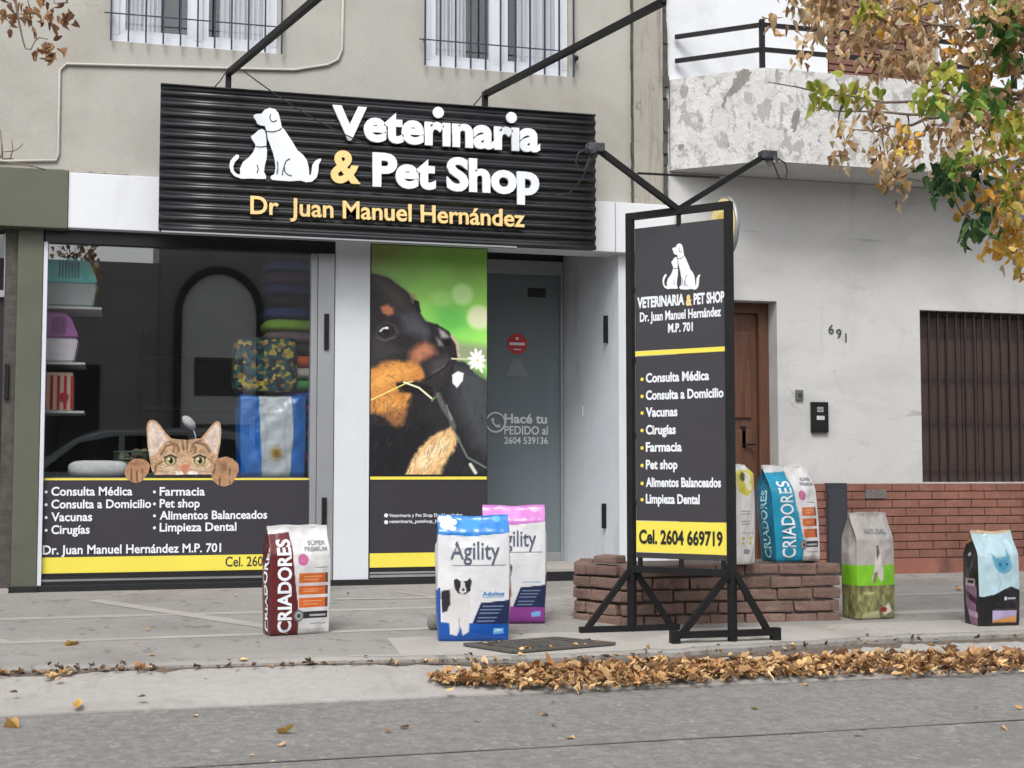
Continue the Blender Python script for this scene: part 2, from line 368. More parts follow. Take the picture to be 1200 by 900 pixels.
M['apron'] = pm('pale_gutter_concrete', srgb(160, 157, 153), .9, var=.07, scale=1.0, bump=.25, bscale=60, fine=.1,
                stain=[(srgb(136, 132, 127), .9, .5, .75, (.5, 1.4, 1)), (srgb(118, 112, 104), 14, .65, .72), (srgb(146, 142, 137), 7, .55, .66, (1, .5, 1))], cracks=[(srgb(112, 107, 100), .9, .006, .53)])
M['crack'] = pm('dark_crack_dirt', srgb(98, 88, 78), 1, var=.35, scale=14, bump=.4)
M['tar'] = pm('tar_seam', srgb(98, 96, 93), .8, var=.2, scale=10)
M['wire'] = pm('dark_cable', (.02, .02, .022), .6)
M['conduit'] = pm('painted_conduit', srgb(174, 172, 164), .6, var=.05)
M['art_flat'] = attr_mat('printed_film', .38, .5)
M['sack'] = attr_mat('glossy_printed_sack', .33, .5, coat=.3, bump=.16)

# ================================================================== the ground
mb = MB(); mb.quad((-300, -300, -.25), (300, -300, -.25), (300, 300, -.25), (-300, 300, -.25))
tag(mb.build('road', M['asphalt']), kind='structure')
LIPY = -3.45
def lip(x): return LIPY-.12*math.exp(-((x-2.1)/.55)**2)-.05*math.sin(x*.9+.4)-.16*math.exp(-((x-3.1)/1.0)**2)+.05*(fbm(np.array(x*1.3), np.array(.5), 2, 3)-.47)+(.05 if x < 1.4 else .13)*(fbm(np.array(x*6.3), np.array(1.5), 4, 5)-.47)
# pavement: sloping slab with a ragged, broken front edge
mb = MB(); xs = np.arange(-14, 18.01, .06); rows = []
for x in xs:
    x = float(x); y = lip(x)
    ys = [.6, .02, -1.2, -2.4, y+.03, y, y-.004]
    zz = [pz(0)]*2+[pz(-1.2), pz(-2.4), pz(y)+.003, pz(y)-.012, -.30]
    rows.append([mb.bm.verts.new((x, a, b)) for a, b in zip(ys, zz)])
for A, B in zip(rows, rows[1:]):
    for k in range(6): mb.bm.faces.new((A[k], A[k+1], B[k+1], B[k]))
tag(mb.build('pavement', M['pave']), kind='structure')
# pale bands laid between the paving fields
def apz(x): return pz(lip(x))-.018-.014*min(1, max(0, (x-1.2)/1.5))
def strip(mb, a, b, w, lift=.0015, n=24, wob=.006):
    a, b = Vector((a[0], a[1], 0)), Vector((b[0], b[1], 0)); d = (b-a).normalized(); s = Vector((-d.y, d.x, 0)); L = []; 
    for i in range(n+1):
        p = a.lerp(b, i/n); e = w/2+random.uniform(-wob, wob)
        q0, q1 = p+s*e, p-s*e
        L.append([mb.bm.verts.new((q.x, q.y, pz(q.y)+lift)) for q in (q0, q1)])
    for A, B in zip(L, L[1:]): mb.bm.faces.new((A[0], A[1], B[1], B[0]))
mb = MB()
strip(mb, (-6, -1.55), (2.2, -1.5), .10); strip(mb, (-6, -2.72), (1.85, -2.5), .09, .002)
strip(mb, (-.15, -.62), (1.05, -2.45), .13, .0025); strip(mb, (2.05, -.5), (2.7, -1.9), .10, .0025); strip(mb, (1.5, -.9), (2.75, -1.0), .08, .003)
strip(mb, (-1.8, -.62), (-.6, -2.55), .11, .0025); strip(mb, (4.7, -2.45), (9, -2.2), .16, .0015); strip(mb, (5.0, -1.5), (9, -1.35), .09, .002)
tag(mb.build('paving_bands', M['pave_light']), kind='structure')
# paler border along the kerb, broader in front of the planter
mb = MB(); L = []
for x in np.arange(1.2, 18.01, .04):
    x = float(x); y1 = lip(x)+.034
    y0 = -3.22 if x < 1.5 else -2.86
    y0 += .05*(fbm(np.array(x*3), np.array(2.2), 3, 8)-.45)
    if x < 1.5: y0 = y1+.06+.05*(fbm(np.array(x*3), np.array(2.2), 3, 8)-.45)
    L.append([mb.bm.verts.new((x, q, pz(q)+.0035)) for q in (y0, y1)])
for A, B in zip(L, L[1:]): mb.bm.faces.new((A[0], A[1], B[1], B[0]))
tag(mb.build('pavement_border', M['pave_light']), kind='structure')
# concrete apron falling to the road
mb = MB(); L = []
for x in np.arange(-14, 18.01, .1):
    x = float(x); y0 = lip(x)+.05; y1 = -4.03+.03*(fbm(np.array(x*1.6), np.array(7.1), 3, 4)-.45)
    L.append([mb.bm.verts.new(p) for p in ((x, y0, pz(lip(x))-.018-.014*min(1, max(0, (x-1.2)/1.5))), (x, (y0+y1)/2, -.184), (x, y1, -.242), (x, y1-.01, -.30))])
for A, B in zip(L, L[1:]):
    for k in range(3): mb.bm.faces.new((A[k], A[k+1], B[k+1], B[k]))
tag(mb.build('gutter_apron', M['apron']), kind='structure')
# dirt filled joint at the broken edge, and a tar seam in the road
mb = MB(); L = []
for x in np.arange(-14, 18.01, .03):
    x = float(x); y = lip(x)-.004; w = .004+.34*max(0, float(fbm(np.array(x*2.1), np.array(4.4), 5, 6))-.44)
    L.append([mb.bm.verts.new(p) for p in ((x, y+.002, apz(x)-.045*(.184+apz(x))/.26+.0045), (x, y-w, apz(x)-(.05+w)*(.184+apz(x))/.26+.0035))])
for A, B in zip(L, L[1:]):
    mb.bm.faces.new((A[0], A[1], B[1], B[0]))
tag(mb.build('kerb_joint', M['crack']), kind='structure')
mb = MB(); L = []
for x in np.arange(-6, 14, .05):
    x = float(x); y = -5.42+.012*x+.05*(float(fbm(np.array(x*.9), np.array(1.4), 4, 9))-.47); w = .003+.010*float(fbm(np.array(x*3), np.array(3.), 3, 2))
    L.append([mb.bm.verts.new(p) for p in ((x, y+w, -.246), (x, y-w, -.246))])
for A, B in zip(L, L[1:]): mb.bm.faces.new((A[0], A[1], B[1], B[0]))
tag(mb.build('road_seam', M['tar']), kind='structure')

# ================================================================== the shop building
shop = thing('shop_building', 'two storey beige building with a white and olive shop front, beside the white house', 'building', (1.8, 0, 0))
XR = 4.42
w1 = (-.11, 1.15, 4.17, 5.35); w2 = (2.33, 3.56, 4.17, 5.35)
mb = MB(); holed_wall(mb, -4.0, 4.12, 3.0, 6.2, 0, .25, [w1, w2]); mb.build('upper_wall', M['stucco'], shop)
mb = MB(); mb.box(4.12, XR-.03, -.035, .25, 3.0, 6.2, bev=.008); mb.build('pilaster', M['pilaster'], shop)
mb = MB()
for k in range(34):
    z = 3.0+k*.095; mb.box(XR-.03+random.uniform(-.006, .004), XR+.012+random.uniform(-.01, .012), -.03+random.uniform(-.01, .01), .1, z, z+.097, jit=.006)
mb.build('wall_joint', M['grime'], shop)
mb = MB()
for k in range(30):
    z = 3.12+k*.105; mb.box(4.108+random.uniform(-.003, .003), 4.121, -.042, -.01, z, z+.107, jit=.003)
mb.build('wall_joint', M['grime'], shop)
mb = MB(); mb.box(-4, XR-.02, .26, 6.0, 6.1, 6.3); mb.box(-4, -3.8, .25, 6, -.2, 6.1); mb.box(-4, 9.6, 5.8, 6.0, -.2, 6.1); mb.build('light_blocking_roof', M['pilaster'], shop)  # unseen top slab, with side and back walls, added against light leaks
# fascia
mb = MB(); mb.box(-.392, 4.456, -.10, .2, 2.70, 3.118, bev=.006); f = mb.build('fascia', M['fascia'], shop)
mb = MB()
for px in (722,): x = WX(px, -.1); mb.box(x-.004, x+.004, -.1025, -.09, 2.705, 3.112)
mb.build('panel_joint', M['alu'], f)
mb = MB(); mb.box(-4.0, -.394, -.115, .2, 2.69, 3.128, bev=.006); mb.build('olive_fascia', M['olive'], shop)
mb = MB(); mb.box(-.9, .05, -.05, .0, 3.128, 3.145, jit=.008); mb.box(-.62, -.43, -.09, 0, 3.12, 3.137, jit=.008); mb.build('ledge_rubble', M['pilaster'], shop)
# ground floor: olive column, white piers, kickplate
xo0, xo1 = WX(17, 0, 480), WX(47, 0, 480)
mb = MB(); mb.box(xo0, xo1, -.012, .3, 0, 2.69, bev=.006); mb.build('olive_column', M['olive'], shop)
mb = MB(); mb.box(xo0-.02, xo1+.01, -.03, 0, -.02, .045, bev=.004); mb.build('column_base', M['vinyl_black'], shop)
# the neighbouring dark entrance at the far left
mb = MB(); mb.box(xo0-.09, xo0-.003, .02, .3, 0, 2.69); mb.build('dark_jamb', M['grime'], shop)
mb = MB(); mb.box(xo0-1.4, xo0-.09, .10, .14, .02, 2.15); sd = mb.build('side_door', M['vinyl_black'], shop)
mb = MB(); mb.box(xo0-.075, xo0-.045, -.005, .03, 1.42, 1.68, bev=.006); mb.build('latch', M['black_metal'], sd)
tz0, tz1 = WZ(6, 340, .05), WZ(6, 272, .05)
mb = MB(); mb.box(xo0-1.4, xo0-.075, .06, .1, tz0-.05, tz0); mb.box(xo0-.1, xo0-.075, .06, .1, tz0, tz1); t_ = mb.build('transom_frame', M['alu'], shop)
mb = MB(); mb.box(xo0-1.4, xo0-.1, .085, .095, tz0, tz1); mb.build('pane', M['upper_glass'], t_)
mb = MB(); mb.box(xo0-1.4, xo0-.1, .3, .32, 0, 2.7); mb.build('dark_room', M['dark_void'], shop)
mb = MB(); mb.box(xo0-.3, xo1-.19, -.06, .02, -.03, .03, bev=.005); mb.build('step_stone', M['pave_light'], shop)
# piers
xp0, xp1 = WX(392, 0), WX(433, 0)
mb = MB(); mb.box(xp0, xp1, -.004, .35, .0, 2.70, bev=.004); mb.build('pier', M['pier'], shop)
mb = MB(); mb.box(3.99, XR-.004, -.006, .4, -.15, 2.70, bev=.004); mb.build('pier', M['pier'], shop)
mb = MB(); mb.box(xo1+.012, 2.86, -.018, .05, -.02, .045, bev=.004); mb.build('kickplate', M['vinyl_black'], shop)
mb = MB(); mb.box(xo1+.012, xp0-.002, .0, .14, 2.60, 2.70); mb.build('shutter_box', M['vinyl_black'], shop)
# aluminium column beside the window with its black shutter latches
xa0, xa1 = WX(364, 0), WX(391, 0)
mb = MB(); mb.box(xa0, xa0+.05, .01, .12, .045, 2.60, bev=.003); mb.box(xa0+.053, xa1, -.01, .12, .045, 2.60, bev=.003); ac = mb.build('aluminium_jamb', M['alu'], shop)
for za, zb, px in ((368, 410, 382), (583, 619, 381)):
    x = WX(px, -.01); mb = MB(); mb.box(x-.019, x+.019, -.03, -.01, WZ(px, zb), WZ(px, za), bev=.004); mb.box(x-.008, x+.008, -.04, -.03, (WZ(px, zb)+WZ(px, za))/2-.008, (WZ(px, zb)+WZ(px, za))/2+.008); mb.build('latch', M['black_metal'], ac)
# ---- show window
gx0, gx1 = xo1+.022, xa0
win = MB(); win.box(xo1+.003, xo1+.032, -.004, .09, .045, 2.6, bev=.002); win = win.build('show_window', M['white_frame'], shop)
mb = MB(); mb.box(gx0, gx1, .02, .09, .045, .072); mb.box(gx0, gx1, .018, .09, .090, .106); mb.build('bottom_rail', M['vinyl_black'], win)
mb = MB(); mb.box(gx0+.002, gx1, .024, .09, .0725, .0895); mb.build('rail_strip', M['alu'], win)
mb = MB(); mb.box(gx0+.008, gx1, .045, .053, .09, 2.605); mb.build('pane', M['glass'], win)
YS = .042                                                  # face of the vinyl stuck on the glass
def wp(px, py, Y=YS): p = W(px, py, Y); return p.x, p.z
sx0, sx1 = gx0+.012, WX(363, YS)
zt, zy1, zy0, zb = WZ(200, 561, YS), WZ(60, 653, YS), WZ(60, 672, YS), .107
mb = MB(); mb.box(sx0, sx1, YS, .0445, zy1, zt-.012); dec = mb.build('vinyl_panel', M['vinyl_dark'], win)
mb = MB(); mb.box(sx0, sx1, YS, .0445, zt-.010, zt+.004); mb.build('yellow_line', M['vinyl_yellow'], dec)
mb = MB(); mb.box(sx0, sx1, YS, .0445, zy0, zy1-.002); mb.build('yellow_band', M['vinyl_yellow'], dec)
mb = MB(); mb.box(sx0, sx1, YS, .0445, zb, zy0-.002); mb.build('black_band', M['vinyl_black'], dec)
def wall_text(s, mat, parent, px0, px1, py_base, capn, Y, bold=.03, thick=.0012, name='lettering', pys=None, res=3):
    """a line of lettering on a wall-parallel plane, set by its left and right pixel and baseline"""
    a, b = W(px0, py_base, Y), W(px1, py_base if pys is None else pys, Y)
    z = a.z if pys is None else (a.z+b.z)/2
    return text(s, name, mat, parent, lambda x, y, d: Vector((a.x+x, Y-d, z+y)), w=b.x-a.x, cap=capn, bold=bold, thick=thick, res=res)
for s, a, b, y in (('Consulta Médica', 60, 155, 581), ('Consulta a Domicilio', 60, 177, 596), ('Vacunas', 60, 108, 611), ('Cirugías', 60, 105, 626),
                   ('Farmacia', 187, 240, 581), ('Pet shop', 187, 234, 595), ('Alimentos Balanceados', 187, 313, 609), ('Limpieza Dental', 187, 277, 623)):
    wall_text(s, M['vinyl_white'], dec, a, b, y, .066, YS-.0005, .022)
    mb = MB(); p = W(a-6, y-4.5, YS); mb.disc((p.x, YS, p.z), (0, -1, 0), .011, .0015, 12); mb.build('bullet', M['vinyl_white'], dec)
wall_text('Dr. Juan Manuel Hernández M.P. 701', M['vinyl_white'], dec, 50, 259, 650, .068, YS-.0005, .02)
wall_text('Cel. 2604 669719', M['vinyl_dark'], dec, 264, 357, 664, .075, YS-.0005, .012)
# peeping tabby cat printed on film, stuck above the vinyl
def cz(x, y): return (x/8+140, y/8+480)
HEAD = [(290,500),(262,330),(254,170),(262,125),(280,102),(310,95),(345,108),(385,150),(430,215),(490,272),(560,280),(640,284),(700,275),(765,268),(830,190),(870,138),(900,112),(925,108),(945,130),(956,200),(945,330),(922,440),(930,520),(880,610),(330,612),(300,560)]
PAW1 = [(48,600),(62,540),(95,490),(130,466),(200,460),(250,476),(290,520),(272,585),(245,630),(205,672),(160,690),(112,676),(64,645)]
PAW2 = [(858,600),(876,510),(920,458),(1000,440),(1062,460),(1112,510),(1120,570),(1090,640),(1050,700),(985,722),(925,708),(872,660)]
def cat_fn(X, Y):
    a = Art(X, Y, (190, 158, 126)); P = a.poly
    P(HEAD, (188, 154, 120), 6); a.grain(.18, .03, .02, 4)
    P([(282,440),(272,330),(272,190),(285,125),(315,112),(360,150),(420,230),(470,290),(430,300),(380,360),(330,430)], (216,198,186), 14)
    P([(905,430),(935,330),(944,200),(930,135),(905,130),(870,165),(800,270),(790,300),(840,330),(880,400)], (214,196,184), 14)
    P([(320,350),(340,250),(400,260),(380,330)], (190,166,156), 30, alpha=.7); P([(880,330),(900,220),(860,230),(840,300)], (192,170,158), 30, alpha=.7)
    for l in ([(590,280),(600,370)],[(640,285),(630,370)],[(470,300),(540,330),(560,390)],[(760,290),(690,320),(670,390)],[(390,420),(440,340),(520,320)],[(850,400),(800,330),(720,310)],[(505,390),(520,340)],[(712,395),(712,345)]):
        a.line(l, 22, (112, 84, 62), .75)
    a.line([(330,590),(345,520),(420,480)], 20, (104,78,58), .8); a.line([(880,500),(850,470),(800,440)], 16, (120,92,70), .7)
    P([(540,480),(600,440),(680,470),(690,560),(660,610),(570,610),(545,560)], (206,168,138), 24)
    for ex in (478, 752):
        a.ell(ex, 470, 72, 58, (228,208,180), .3); a.ell(ex, 476, 58, 48, (84,64,46), .18); a.ell(ex, 480, 46, 38, (196,186,128), .2)
        a.ell(ex+4, 478, 20, 30, (24,22,18), .25); a.ell(ex-12, 464, 9, 8, (240,240,236), .4); a.line([(ex-60,450),(ex,424),(ex+58,448)], 18, (70,52,40), .9)
    P([(575,520),(615,510),(660,522),(640,580),(612,600),(590,575)], (206,128,98), 16)
    P([(530,575),(590,580),(600,612),(530,612)], (236,226,216), 14); P([(640,585),(690,575),(740,590),(730,612),(640,612)], (236,226,216), 14)
    P([(400,500),(430,540),(520,540),(520,560),(420,560),(390,530)], (226,210,188), 20, alpha=.8); P([(690,545),(800,545),(840,500),(850,520),(810,560),(700,560)], (226,210,188), 20, alpha=.8)
    P(PAW1, (176, 132, 98), 6); P(PAW2, (178, 136, 102), 6)
    for l in ([(110,560),(112,660)],[(160,580),(168,680)],[(215,560),(215,650)],[(940,640),(940,705)],[(1035,560),(1030,690)],[(900,520),(880,600)]): a.line(l, 16, (92, 66, 48), .8)
    P([(940,500),(990,490),(1010,560),(960,590)], (110,80,60), 40, alpha=.7); P([(90,510),(150,490),(220,500),(150,530)], (120,88,66), 30, alpha=.6)
    P([(1010,620),(1060,600),(1060,660),(1010,690)], (206,166,134), 40, alpha=.6); P([(190,600),(230,600),(225,650),(185,670)], (206,166,134), 30, alpha=.6)
    a.grain(.16, .05, .05, 9)
    for _ in range(150):                                   # short fur strokes
        q = _cr.uniform((270, 300), (940, 600)); l_ = _cr.uniform(14, 34); t_ = math.atan2(q[1]-520, q[0]-612)+_cr.uniform(-.3, .3)
        if math.hypot((q[0]-478)/80, (q[1]-472)/66) < 1 or math.hypot((q[0]-752)/80, (q[1]-472)/66) < 1: continue
        a.line([(q[0], q[1]), (q[0]+l_*math.cos(t_), q[1]+l_*math.sin(t_))], 4.5, (236, 214, 188) if _cr.random() < .5 else (96, 72, 54), .5)
    for (x0, y0, x1, y1) in ((560, 585, 360, 560), (560, 595, 350, 596), (670, 585, 850, 560), (670, 596, 860, 598)): a.line([(x0, y0), (x1, y1)], 4, (246, 242, 236), .8)
    return a
_cr = np.random.default_rng(4)
def _inside(pts):
    def f(X, Y):
        a = Art(X, Y); a.poly(pts, (0, 0, 0), 1); return a.m > .5
    return f
art_panel('cat_sticker', M['art_flat'], win, lambda x, y: (W(*cz(x, y), .040).x, .040, W(*cz(x, y), .040).z), 40, 1125, 90, 726, 300, 180, cat_fn,
          keep=lambda X, Y: _inside(HEAD)(X, Y) | _inside(PAW1)(X, Y) | _inside(PAW2)(X, Y))
# ---- fixed panel with the puppy poster
pxa, pxb = WX(434.5, .01), WX(570.5, .01)
mb = MB(); mb.box(pxa-.004, pxb+.006, .012, .05, .045, 2.70); pp = mb.build('poster_panel', M['vinyl_black'], shop)
def z1(x, y): return (x/4.094+425, y/4.094+280)
def z2(x, y): return (x/4.094+425, y/4.094+460)
_pr = np.random.default_rng(12)
def pup_fn(X, Y):
    a = Art(X, Y, (110, 176, 70)); g = np.clip((Y-288)/110, 0, 1); h = np.clip((X-436)/134, 0, 1); n = fbm(X*.022, Y*.022, 2, 5)
    a.C[..., 0] = 116+20*g+34*(n-.4)+12*h; a.C[..., 1] = 158+40*g+50*(n-.4)+18*h; a.C[..., 2] = 78+18*g+20*(n-.4)
    a.poly([(432,282),(490,282),(462,306),(432,322)], (118,118,74), 30, alpha=.85)
    a.ell(528,374,22,20,(84,168,74),1.2,alpha=.8); a.ell(541,343,12.5,12.5,(186,220,150),.45,alpha=.8); a.ell(561,370,14,14,(212,232,178),.45,alpha=.95)
    a.ell(517,349,13,9,(160,210,124),.8,alpha=.6); a.ell(545,394,16,9,(132,206,92),1.2,alpha=.7); a.ell(480,312,20,12,(120,160,80),1.4,alpha=.6)
    a.poly([(520,398),(575,404),(575,424),(520,428)], (128,132,112), 11, alpha=.85)
    F = lambda P, c, f, wob=1.2, al=1, ws=.25: a.poly(P, c, f, wob, ws, 3, al)
    F([(428,420),(506,470),(520,455),(528,420),(545,424),(560,440),(578,448),(578,562),(428,562)], (34,35,38), 2.5)
    F([(528,428),(560,434),(578,448),(578,540),(556,520),(536,476)], (62,65,68), 20, 2)
    F([(430,480),(470,470),(505,500),(490,560),(430,560)], (22,22,25), 16, 2)
    head = [z1(*p) for p in [(20,172),(60,174),(120,188),(180,230),(240,278),(272,352),(300,393),(355,408),(410,438),(445,488),(463,540),(440,592),(430,640),(398,722),(335,764),(250,900),(20,900)]]
    F(head, (30,28,31), 1.8, .8)
    F([z1(*p) for p in [(50,182),(120,198),(200,262),(230,330),(150,330),(80,250)]], (74,64,60), 16, 2, .8)
    F([z1(*p) for p in [(170,360),(250,350),(300,410),(330,440),(300,480),(210,450)]], (78,78,86), 12, 2, .8)
    F([z1(*p) for p in [(40,480),(140,500),(200,540),(120,580),(40,600)]], (58,54,56), 12, 2, .7)
    F([z1(*p) for p in [(215,255),(250,265),(262,300),(240,310)]], (156,132,100), 2.5, 1, .8); F([z1(*p) for p in [(240,290),(268,300),(276,352),(258,345)]], (20,18,20), 1.5, .6)
    F([z1(*p) for p in [(90,332),(118,318),(148,334),(150,362),(122,374),(98,360)]], (168,104,74), 4, 1)
    # muzzle
    F([z1(*p) for p in [(225,540),(262,505),(300,490),(340,510),(356,552),(320,568),(280,590),(260,640),(215,610)]], (140,88,66), 8, 1.6)
    F([z1(*p) for p in [(250,540),(300,510),(330,535),(290,560),(262,590)]], (176,116,88), 6, 1, .7)
    F([z1(*p) for p in [(10,640),(90,600),(160,585),(235,590),(290,622),(302,665),(240,690),(165,690),(178,735),(236,745),(222,790),(200,850),(190,890),(150,885),(100,850),(10,830)]], (184,122,60), 6, 2.6)
    F([z1(*p) for p in [(40,668),(130,620),(210,612),(250,640),(180,668),(100,720),(50,730)]], (212,152,80), 9, 1.8, .85)
    F([z1(*p) for p in [(80,780),(150,760),(200,790),(150,830),(90,830)]], (206,146,76), 9, 1.8, .7)
    F([z1(*p) for p in [(95,840),(150,815),(215,820),(200,880),(170,905),(140,895)]], (122,82,50), 6, 2, .8)
    F([z1(*p) for p in [(285,596),(330,570),(400,540),(428,565),(424,630),(395,705),(332,742),(262,705),(300,676)]], (42,39,42), 3.5)
    F([z1(*p) for p in [(330,590),(395,560),(415,580),(380,640),(330,650)]], (70,66,70), 9, 1.5, .7)
    F([z1(*p) for p in [(160,694),(245,690),(330,706),(345,752),(255,742),(180,736)]], (20,17,19), 2.5)
    a.line([z1(*p) for p in [(300,676),(350,650),(400,612),(425,572)]], 1.5, (16,14,16), .9); a.line([z1(*p) for p in [(335,640),(390,608)]], 1.2, (112,102,102), .6)
    # nose
    F([z1(*p) for p in [(318,418),(352,410),(392,432),(418,470),(430,505),(410,528),(372,520),(345,498),(325,450)]], (30,28,31), 2, .6)
    F([z1(*p) for p in [(362,428),(388,438),(412,468),(396,474),(372,470)]], (160,154,154), 4, .6, .9); F([z1(*p) for p in [(350,470),(372,484),(384,512),(362,512)]], (142,138,142), 3.5, .6, .75); a.ell(*z1(404,496),4.6,4,(8,8,9),.3)
    a.line([z1(*p) for p in [(425,462),(450,500),(458,556)]], 3.6, (190,170,152), .85)
    # eye
    F([z1(*p) for p in [(62,470),(80,420),(118,402),(160,420),(178,452),(150,480),(110,494),(80,488)]], (70,63,63), 6, .8, .8)
    F([z1(*p) for p in [(74,462),(90,425),(120,412),(150,428),(160,452),(140,472),(104,482)]], (18,16,18), 1.6, .3)
    a.ell(*z1(118,450),6,6.5,(44,34,30),.5); a.ell(*z1(118,452),3.6,4,(6,6,7),.4); a.line([z1(*p) for p in [(88,448),(98,436),(110,432)]], 2.2, (196,212,216), .9); a.ell(*z1(118,432),2,1.5,(226,234,236),.5)
    a.line([z1(*p) for p in [(66,478),(110,494),(160,474)]], 1.0, (120,110,108), .5)
    F([z2(*p) for p in [(205,400),(232,330),(270,270),(310,225),(350,198),(420,160),(458,222),(440,275),(395,335),(372,400)]], (206,168,116), 4, 2.4)
    F([z2(*p) for p in [(255,340),(310,270),(385,215),(415,245),(350,320),(300,375)]], (236,208,166), 11, 1.8, .85)
    a.line([z2(360,10), z2(390,80), z2(420,120), z2(435,165)], 6, (108,108,106), .7); a.line([z2(400,60), z2(425,130)], 2, (150,150,146), .6)
    # fur strokes
    def fur(P, nS, ang, cols, ln=(3, 8), wd=.8, al=.5, spread=.35):
        b = np.array(P); lo, hi = b.min(0), b.max(0)
        for _ in range(nS):
            q = _pr.uniform(lo, hi)
            k = False; m = len(P)
            for i in range(m):
                (x0, y0), (x1, y1) = P[i], P[(i+1) % m]
                if (y0 > q[1]) != (y1 > q[1]) and q[0] < (x1-x0)*(q[1]-y0)/(y1-y0)+x0: k = not k
            if not k: continue
            t = ang+_pr.uniform(-spread, spread); l = _pr.uniform(*ln); x, y = q; x1, y1 = x+l*math.cos(t), y+l*math.sin(t)
            i0 = np.searchsorted(X[0], min(x, x1)-2); i1 = np.searchsorted(X[0], max(x, x1)+2); j0 = np.searchsorted(Y[:, 0], min(y, y1)-2); j1 = np.searchsorted(Y[:, 0], max(y, y1)+2)
            if i1 <= i0 or j1 <= j0: continue
            s_ = Art(X[j0:j1, i0:i1], Y[j0:j1, i0:i1]); s_.C = a.C[j0:j1, i0:i1]; s_.line([(x, y), (x1, y1)], wd, cols[_pr.integers(len(cols))], al); a.C[j0:j1, i0:i1] = s_.C
    fur(head, 420, .5, [(62,58,60), (14,13,15), (82,76,76)], (3, 8), .9, .28)
    fur([z1(*p) for p in [(20,640),(235,590),(295,640),(230,690),(165,690),(236,745),(190,890),(100,850),(20,830)]], 420, 2.5, [(218,168,98), (158,102,52), (198,138,70)], (3, 7), 1.3, .24)
    fur([z2(*p) for p in [(205,400),(270,270),(420,160),(458,222),(372,400)]], 320, 2.2, [(250,228,190), (176,136,90), (150,118,80)], (4, 10), 1.2, .28)
    fur([(436,470),(570,440),(570,556),(436,556)], 320, 1.9, [(74,74,76), (16,16,18), (52,52,56)], (5, 12), .8, .35)
    for l in ([(20,790),(110,745),(215,692),(240,685)],): a.line([z1(*p) for p in l], 1.4, (222,206,116))
    a.line([z1(*p) for p in [(200,690),(270,715),(328,764)]], 2.2, (212,216,184)); a.line([z1(425,572),z1(505,572)], 1.8, (192,196,158))
    c = z1(548, 578)
    for l_, w_ in ((-2.9,9),(-2.3,10),(-1.75,11),(-1.2,10),(-.6,8),(-.05,8),(.7,9),(1.15,12),(1.7,8),(2.3,10),(2.8,9)):
        a.ell(c[0]+w_*.62*math.cos(l_), c[1]+w_*.72*math.sin(l_), w_*.62, 2.1, (238,240,236), .4, l_)
    a.ell(c[0], c[1], 2.4, 2.2, (206,204,160), .5); F([z1(*p) for p in [(428,650),(455,632),(482,640),(476,680),(450,712),(430,690)]], (232,234,230), 1.5, .8)
    a.line([z2(450,210), z2(500,310), z2(590,360)], 2.4, (104,118,112), .8); a.line([z2(515,345), z2(540,385)], 4, (200,208,194), .9); return a
q0, q1 = W(436, 288, .01), W(570, 556, .01)
art_panel('puppy_poster', M['art_flat'], pp, lambda x, y: (pxa+(x-436)/134*(pxb-pxa), .0105, q1.z+(556-y)/268*(2.692-q1.z)), 436, 570, 288, 556, 230, 440, pup_fn, gain=1.3)
z_ = lambda py: WZ(500, py, .01)
mb = MB(); mb.box(pxa, pxb, .0095, .012, z_(647), z_(563)); dk = mb.build('vinyl_panel', M['vinyl_dark'], pp)
mb = MB(); mb.box(pxa, pxb, .0095, .012, z_(562), z_(558.5)); mb.build('yellow_line', M['vinyl_yellow'], dk)
mb = MB(); mb.box(pxa, pxb, .0095, .012, z_(664), z_(647.5)); mb.build('yellow_band', M['vinyl_yellow'], dk)
wall_text('Veterinaria y Pet Shop Dr. Hernández', M['vinyl_white'], dk, 456, 542, 606, .026, .009, .015)
wall_text('veterinaria_petshop_hernandez', M['vinyl_white'], dk, 456, 536, 613, .026, .009, .015)
for py in (604, 612): p = W(452.5, py, .009); mb = MB(); mb.disc((p.x, .0095, p.z), (0, -1, 0), .016, .0012, 14); mb.build('bullet', M['vinyl_white'], dk)
mb = MB(); mb.box(pxa, pxb, .006, .012, .055, .075); mb.box(pxa, pxb, .006, .012, .083, .098); mb.build('bottom_rail', M['alu'], pp)
# ---- recessed entrance
dx0, dx1, DY = 2.87, WX(660, 1.0), 1.0
fz = .10
mb = MB(); mb.box(dx0, 4.05, .0, DY, -.02, fz, bev=.004); mb.build('entrance_step', M['pave_light'], shop)
mb = MB(); mb.box(dx0+.01, 3.98, -.012, -.0, -.02, fz-.025); mb.build('step_riser', M['vinyl_black'], shop)
mb = MB()
for p in [((dx1, DY), (3.99, .002), 0)]:
    a, b = Vector((dx1, DY, 0)), Vector((3.99, .0, 0))
    n = 1; mb.prism([(0, fz-.1), (0, 2.9), (1, 2.9), (1, fz-.1)], lambda x, y, d: Vector((a.x+(b.x-a.x)*x+d, a.y+(b.y-a.y)*x+.003, y)), 0, .25)
rt = mb.build('entrance_return', M['return'], shop)
def onret(px, py):
    d = Vector((dx1-3.99, DY, 0)).normalized(); nrm = Vector((d.y, -d.x, 0)); return on_plane(px, py, (3.99, 0, 0), nrm), d, nrm
for px, ya, yb in ((712, 370, 402), (710, 590, 619)):
    pA, d, nrm = onret(px, ya); pB, _, _ = onret(px, yb)
    mb = MB(); mb.bar(pB-Vector((nrm.x, nrm.y, 0))*.008, Vector((pB.x, pB.y, pA.z))-Vector((nrm.x, nrm.y, 0))*.008, .055, .02, up=(d.x, d.y, 0)); mb.build('latch', M['black_metal'], rt)
pA, d, nrm = onret(683, 488)
mb = MB(); mb.bar(pA, pA+Vector((0, 0, .09)), .012, .012); mb.build('bell_push', M['pier'], rt)
